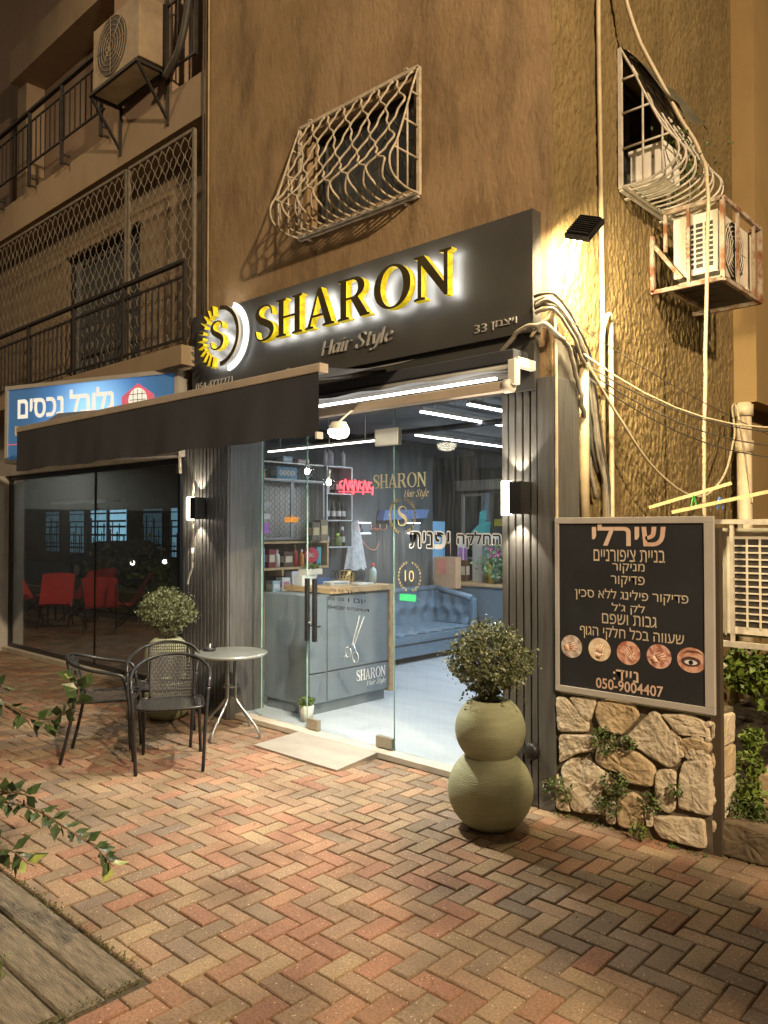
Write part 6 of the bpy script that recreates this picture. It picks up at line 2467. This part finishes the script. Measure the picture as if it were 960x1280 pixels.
pbg = thing('paper_bag', 'kraft paper bag with string handles leaning on the counter above the sofa', 'paper bag', (-4.28, 4.48, .86))
b = B()
b.box(-4.50, -4.12, 4.40, 4.52, .865, 1.30, 0, .004)
b.build('bag', mat('kraft_paper', (.50, .32, .19), .8, 0, .08, 10, .1, 40), pbg)
b = B()
b.box(-4.46, -4.28, 4.3965, 4.3985, 1.05, 1.27)
b.build('print', mat('pale_red_print', (.62, .24, .17), .6), pbg)
b = B()
b.tube([(-4.37, 4.45, 1.30), (-4.37, 4.45, 1.56), (-4.25, 4.45, 1.56), (-4.25, 4.45, 1.30)], .006, 5)
b.build('handle', mat('cord_tan', (.5, .36, .22), .8), pbg)
for lb__, x_, y_, dx, dy, dz, c, bd_ in (('tall white carton with a violet print on the back counter', -4.42, 4.95, .10, .10, .66, WH, (.4, .2, .45)), ('small brown box on the back counter beside the tall white carton', -4.30, 4.85, .1, .1, .3, (.12, .06, .03), CR)):
    carton(lb__, x_, y_, .941, dx, dy, dz, c, bd_)
dsx = thing('dispenser', 'turquoise wedge-shaped dispenser on a stand on the back counter', 'dispenser', (-4.15, 5.0, .94))
b = B()
b.prism([(-.10, 0), (.10, 0), (.12, .16), (.02, .12), (-.10, .03)], (-4.13, 4.92, 1.63), (1, 0, 0), (0, 0, 1), (0, 1, 0), .16)
b.prism([(.0, .125), (.115, .165), (.12, .34), (.02, .30)], (-4.13, 4.95, 1.63), (1, 0, 0), (0, 0, 1), (0, 1, 0), .02)
b.build('body', pm((.06, .30, .30)), dsx)
b = B()
b.box(-4.22, -4.02, 4.92, 5.08, .941, 1.629)
b.build('stand', 'alu', dsx)
jr = thing('jar', 'large clear jar with orange contents on the back counter', 'jar', (-3.86, 4.95, .94))
b = B()
b.lathe([(.0, 0), (.14, 0), (.14, .50), (.11, .58), (.11, .60)], 24, (-3.88, 4.92, .941))
b.build('glass', glass('jar_glass', .1, 1, (.75, .9, .98), .12), jr)
b = B()
b.lathe([(.0, .01), (.13, .01), (.13, .36), (.0, .38)], 20, (-3.88, 4.92, .941))
b.build('contents', mat('orange_contents', (.62, .28, .06), .6, 0, .3, 40, col2=(.7, .62, .5)), jr)
b = B()
b.lathe([(.12, .60), (.12, .65), (.0, .66)], 20, (-3.88, 4.92, .941))
b.build('lid', pm((.2, .45, .62)), jr)
bottle('big white bottle on the back counter beside the orange jar', -3.62, 4.98, .941, .07, .58, WH, WH)
bottle('yellow bottle on the back counter before the orange jar', -3.76, 4.72, .941, .04, .4, (.6, .42, .05), WH)
tk = thing('display_case', 'blue lit acrylic display case by the dark wall', 'display case', (-4.9, 5.0, .94))
b = B()
b.box(-5.30, -4.86, 4.8, 5.1, 1.25, 1.80, 0, .01)
b.build('body', mat('blue_acrylic', (.18, .40, .6), .25, emit=(.2, .5, .9), es=.25), tk)
b = B()
b.box(-5.32, -4.84, 4.78, 5.12, .95, 1.249)
b.box(-5.32, -4.84, 4.78, 5.12, .047, .94)
b.build('base', 'alu', tk)
# back wall: mirror, corrugated hood, poster
mrw = thing('mirror', 'tall wall mirror with a pale frame at the back of the salon', 'mirror', (-4.98, 5.97, 1.5))
b = B()
shelf_box(b, -5.20, -4.76, 5.955, 5.99, 1.2, 2.25, .03) if False else None
for p in ((-5.20, -4.76, 1.2, 1.24), (-5.20, -4.76, 2.21, 2.25), (-5.20, -5.16, 1.24, 2.21), (-4.80, -4.76, 1.24, 2.21)):
    b.box(p[0], p[1], 5.95, 5.99, p[2], p[3])
b.build('frame', 'alu', mrw)
b = B()
b.box(-5.16, -4.80, 5.975, 5.985, 1.24, 2.21)
b.build('glass', mat('mirror_glass', (.7, .72, .72), .03, 1.0, .02), mrw)
hd = thing('wall_heater', 'ribbed grey heater panel above the mirror', 'heater', (-4.7, 5.9, 2.35))
b = B()
b.box(-5.25, -4.0, 5.86, 5.98, 2.30, 2.46, 0, .01)
for i in range(40):
    b.box(-5.22 + i * .03, -5.207 + i * .03, 5.845, 5.859, 2.31, 2.45)
b.build('body', 'alu', hd)
po = thing('poster', 'dark poster with a yellow foot on the back wall', 'poster', (-4.45, 5.99, 2.0))
b = B()
b.box(-4.60, -4.2, 5.985, 5.995, 1.72, 2.24)
b.build('sheet', pm((.06, .055, .05)), po)
b = B()
b.box(-4.58, -4.22, 5.981, 5.984, 1.73, 1.84)
b.build('foot', pm((.55, .5, .08)), po)
cu_ = thing('curtain', 'grey blue curtain hanging between mirror and poster', 'curtain', (-4.68, 5.95, 1.4))
b = B()
b.sheet(lambda u, v: (-4.76 + .14 * u, 5.94 + .015 * math.sin(u * 18), 2.25 - 1.7 * v), 24, 4)
b.build('cloth', pm((.22, .30, .38)), cu_)
bl_ = thing('hood_dryer', 'blue flat hood lamp on the dark wall behind the gold lettering', 'lamp', (-4.6, 4.0, 1.95))
b = B()
b.prism([(0, 0), (.9, .04), (.95, .16), (.05, .14)], (-4.63, 3.35, 1.80), (0, 1, 0), (0, 0, 1), (1, 0, 0), .12)
b.build('shade', mat('blue_shade', (.12, .18, .34), .4, emit=(.1, .2, .6), es=.05), bl_)
for i, (y_, w_) in enumerate(((3.06, 'coat rack'), (4.05, 'sofa corner'))):
    t = thing('wall_uplight', f'small white cube wall light nearest the {w_}', 'wall lamp', (-4.6, y_, 1.8), 'cube wall lights')
    b = B()
    b.box(-4.645, -4.53, y_ - .07, y_ + .07, 1.64, 1.76)
    b.build('body', 'desk', t)
    b = B()
    b.box(-4.64, -4.52, y_ - .075, y_ + .075, 1.763, 1.775)
    b.box(-4.64, -4.52, y_ - .075, y_ + .075, 1.625, 1.637)
    b.build('lens', glow('cube_light', (.9, .95, 1), 4), t)
stl = thing('stool', 'low dark stool with a thin metal frame beside the sofa', 'stool', (-3.2, 3.5, .046))
b = B()
b.lathe([(.0, .43), (.2, .43), (.22, .40), (.2, .38), (.0, .38)], 28, (-3.2, 4.05, .047))
b.build('seat', 'sofa', stl)
b = B()
for q in range(4):
    a = q * PI / 2 + .4
    b.tube([(-3.2 + .16 * math.cos(a), 4.05 + .16 * math.sin(a), .43), (-3.2 + .2 * math.cos(a), 4.05 + .2 * math.sin(a), .047)], .010)
b.build('legs', 'grey_metal', stl)

hs = thing('ceiling_light', 'thin horizontal light strip hung across the salon behind the left glass', 'ceiling light', (-3.1, .95, 2.5), 'ceiling light strips')
b = B()
b.box(-3.9, -2.36, .935, .965, 2.495, 2.515)
for x_ in (-3.7, -2.5):
    b.tube([(x_, .95, 2.515), (x_, .95, 2.858)], .004)
b.build('housing', 'alu', hs)
b = B()
b.box(-3.89, -2.37, .938, .962, 2.482, 2.4945)
b.build('tube', glow('thin_strip_light', (1, .96, .86), 7), hs)
b = B()
b.lathe([(.0, .035), (.025, .024), (.034, .0), (.025, -.024), (.0, -.035)], 12, (-2.33, .95, 2.49))
b.build('end_bulb', glow('strip_end_bulb', (.95, .97, 1), 20), hs)
ntb = thing('ceiling_light', 'cold tube lamp on the ceiling of the dark neighbour shop', 'ceiling light', (-8.2, 1.2, 2.8), 'ceiling light strips')
b = B()
b.tube([(-8.5, 1.3, 2.83), (-7.6, 1.3, 2.83)], .02)
b.build('tube', glow('cold_tube', (.8, 1, .95), 5), ntb)
lamp('AREA', 'cold_tube_lamp', (-8.0, 1.3, 2.79), 26, (.95, 1, .95), .9, .04, (-8.0, 1.3, 0), spread=R(175))

# ================================================================== ACROSS THE STREET (seen mirrored in the dark shop glass)
def sling_chair(label, x, y, face):
    t = thing('lounge_chair', label, 'chair', (x, y, 0), 'red lounge chairs of the neighbour')
    ORG[t] = Vector((0, 0, 0))
    t.rotation_euler = (0, 0, face)
    b = B()
    b.sheet(lambda u, v: (.30 - .62 * v + (.06 * v * v), -.27 + .54 * u, .40 - .05 * math.sin(PI * min(1, v * 2)) + (max(0, v - .45) ** 1.1) * .95 + .02 * math.sin(PI * u)), 8, 16)
    b.build('seat_shell', 'red', t)
    for s_ in (-1, 1):
        b = B()
        b.tube([(.28, .24 * s_, 0), (-.15, .24 * s_, .42), (-.34, .26 * s_, .80)], .013, 6)
        b.tube([(-.28, .24 * s_, 0), (.26, .25 * s_, .42)], .013, 6)
        b.build('leg', 'black_metal', t)


for i, (x, y, f_) in enumerate(((-10.9, -1.3, .6), (-11.5, -2.0, 2.4), (-12.3, -1.3, -.5), (-12.0, -2.6, 1.4), (-10.2, -2.4, 2.0), (-9.7, -1.5, -2.6))):
    sling_chair(('red lounge chair nearest the neighbour window', 'red lounge chair facing the neighbour wall', 'red lounge chair farthest along the pavement', 'red lounge chair nearest the kerb', 'red lounge chair turned towards the salon side', 'red lounge chair standing alone under the neighbour window')[i], x, y, f_)
lt = thing('low_table', 'low black table among the red lounge chairs', 'table', (-11.6, -1.4, 0))
b = B()
b.box(-11.85, -11.4, -1.75, -1.35, .46, .49, 0, .006)
b.build('tabletop', 'white_plastic', lt)
b = B()
for x_ in (-11.8, -11.45):
    for y_ in (-1.7, -1.4):
        b.box(x_ - .015, x_ + .015, y_ - .015, y_ + .015, 0, .46)
b.build('legs', 'black_metal', lt)
pbx2 = thing('planter_trough', 'yellow-green planter trough beyond the red lounge chairs', 'planter', (-12.5, -3.2, 0))
b = B()
b.box(-13.6, -10.6, -3.5, -3.15, 0, .42, 0, .01)
b.build('trough', mat('lime_paint', (.42, .46, .10), .6), pbx2)
b = B()
rg = random.Random(51)
leaves_into(b, [(rg.uniform(-13.6, -10.6), -3.32 + rg.gauss(0, .15), .5 + abs(rg.gauss(0, .32))) for _ in range(900)], .09, rg)
b.build('plants', 'leaf_weed', pbx2)
ob = thing('shop_row', 'row of small shops across the street with blue lit windows', 'building', (-26, -14.5, 0))
b = B()
b.box(-60, 14, -20, -14.6, -.16, 7)
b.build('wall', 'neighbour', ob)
b = B()
for x_ in (-41.5, -38.6, -36.2, -34.2, -31.0, -28.6):
    b.box(x_ - .06, x_ + 1.7, -14.63, -14.58, .35, 2.7)
    for z_ in (.62, .85, 1.3, 1.72, 2.0, 2.4):
        b.box(x_, x_ + 1.6, -14.557, -14.545, z_, z_ + .03 + .09 * ((z_ * 7 + x_) % 1))
    for q in range(7):
        b.box(x_ + .05 + q * .22, x_ + .10 + q * .22 + .09 * ((q * 1.7 + x_) % 1), -14.5435, -14.535, .4, .9 + 1.4 * ((q * 2.3 + x_ * 1.3) % 1))
b.build('window_frame', 'iron', ob)
for i, (x_, s_) in enumerate(((-41.5, .10), (-38.6, .25), (-36.2, 1.1), (-34.2, 1.5), (-31.0, .12), (-28.6, .7))):
    b = B()
    b.box(x_, x_ + .78, -14.575, -14.56, .4, 2.6)
    b.box(x_ + .82, x_ + 1.6, -14.575, -14.56, .4, 2.6)
    b.build('lit_window', mat('lit_shop_window', (.2, .4, .5), .4, 0, .4, 2, emit=(.35, .72, .95), es=s_), ob)
b = B()
b.box(-39, -33, -14.5, -13.7, 2.95, 3.1)
b.build('canopy', 'grey_metal', ob)
# parked car facing this side
car = thing('parked_car', 'dark parked car with its headlights on across the street', 'car', (-24, -9.5, -.16))
b = B()
prof = [(-2.1, .32), (-2.15, .65), (-1.95, .82), (-1.0, .92), (-.35, 1.38), (1.0, 1.42), (1.75, .98), (2.1, .92), (2.15, .5), (2.05, .3)]
for k_ in range(2):
    pass
N_ = len(prof)
ring = []
for yy, ins in ((-.82, .08), (-.86, 0), (.86, 0), (.82, .08)):
    ring.append([(-24 + p[0] * (1 - ins * .1), -9.5 + yy * (1 if p[1] < .95 else .84), -.16 + p[1] - ins * .3 * (p[1] > .9)) for p in prof])
vs = [v for r_ in ring for v in r_]
fs = []
for i in range(3):
    for j in range(N_):
        fs.append((i * N_ + j, i * N_ + (j + 1) % N_, (i + 1) * N_ + (j + 1) % N_, (i + 1) * N_ + j))
fs += [tuple(range(N_)), tuple(range(3 * N_, 4 * N_))]
b.add(vs, fs)
b.build('body', mat('dark_car_paint', (.03, .03, .035), .25, .2), car)
b = B()
for s_ in (-1, 1):
    b.prism([(-.9, .98), (-.35, 1.32), (.95, 1.35), (1.5, 1.0)], (-24, -9.5 + s_ * .80, -.16), (1, 0, 0), (0, 0, 1), (0, s_, 0), .03)
b.build('side_window', 'glass_win', car)
for x_ in (-1.35, 1.35):
    for s_ in (-1, 1):
        b = B()
        b.tube([(-24 + x_, -9.5 + s_ * .70, .16), (-24 + x_, -9.5 + s_ * .88, .16)], .32, 24)
        wl__ = b.build('wheel', 'black_metal', car)
        b = B()
        b.disc((-24 + x_, -9.5 + s_ * .882, .16), .2, (0, s_, 0), 20, .01)
        b.build('rim', 'alu', wl__)
for s_ in (-1, 1):
    b = B()
    b.disc((-24 + 2.14, -9.5 + s_ * .62, .52), .075, (1, 0, 0), 16, .03)
    b.build('headlight', glow('headlight', (1, .95, .82), 25), car)
# tree added out of view by the right-hand lamp, crown shaped to shade the bricks
tr = thing('shade_tree', 'slim unseen tree with a flat crown, added right of the salon for its shade', 'tree', (5.0, -2.6, 0))
b = B()
b.tube(catmull([(5.0, -2.6, 0), (4.96, -2.62, 1.2), (5.02, -2.58, 2.2), (4.9, -2.55, 3.3)], 5), [.09 - .004 * i for i in range(16)], 10)
b.tube(catmull([(4.93, -2.56, 2.9), (4.5, -2.52, 3.4), (3.7, -2.45, 3.6)], 5), [.03 - .0018 * i for i in range(11)], 6)
b.tube(catmull([(4.93, -2.56, 2.9), (5.2, -2.6, 3.4), (5.6, -2.5, 3.6)], 5), [.03 - .0018 * i for i in range(11)], 6)
b.build('trunk', 'bark', tr)
b = B()
rg = random.Random(61)
leaves_into(b, [(4.15 + rg.gauss(0, .42), -2.5 + rg.gauss(0, .12), 3.55 + rg.gauss(0, .09)) for _ in range(1500)] + [(5.2 + rg.gauss(0, .4), -2.5 + rg.gauss(0, .15), 3.6 + rg.gauss(0, .14)) for _ in range(900)], .10, rg)
b.build('crown', 'leaf_weed', tr)
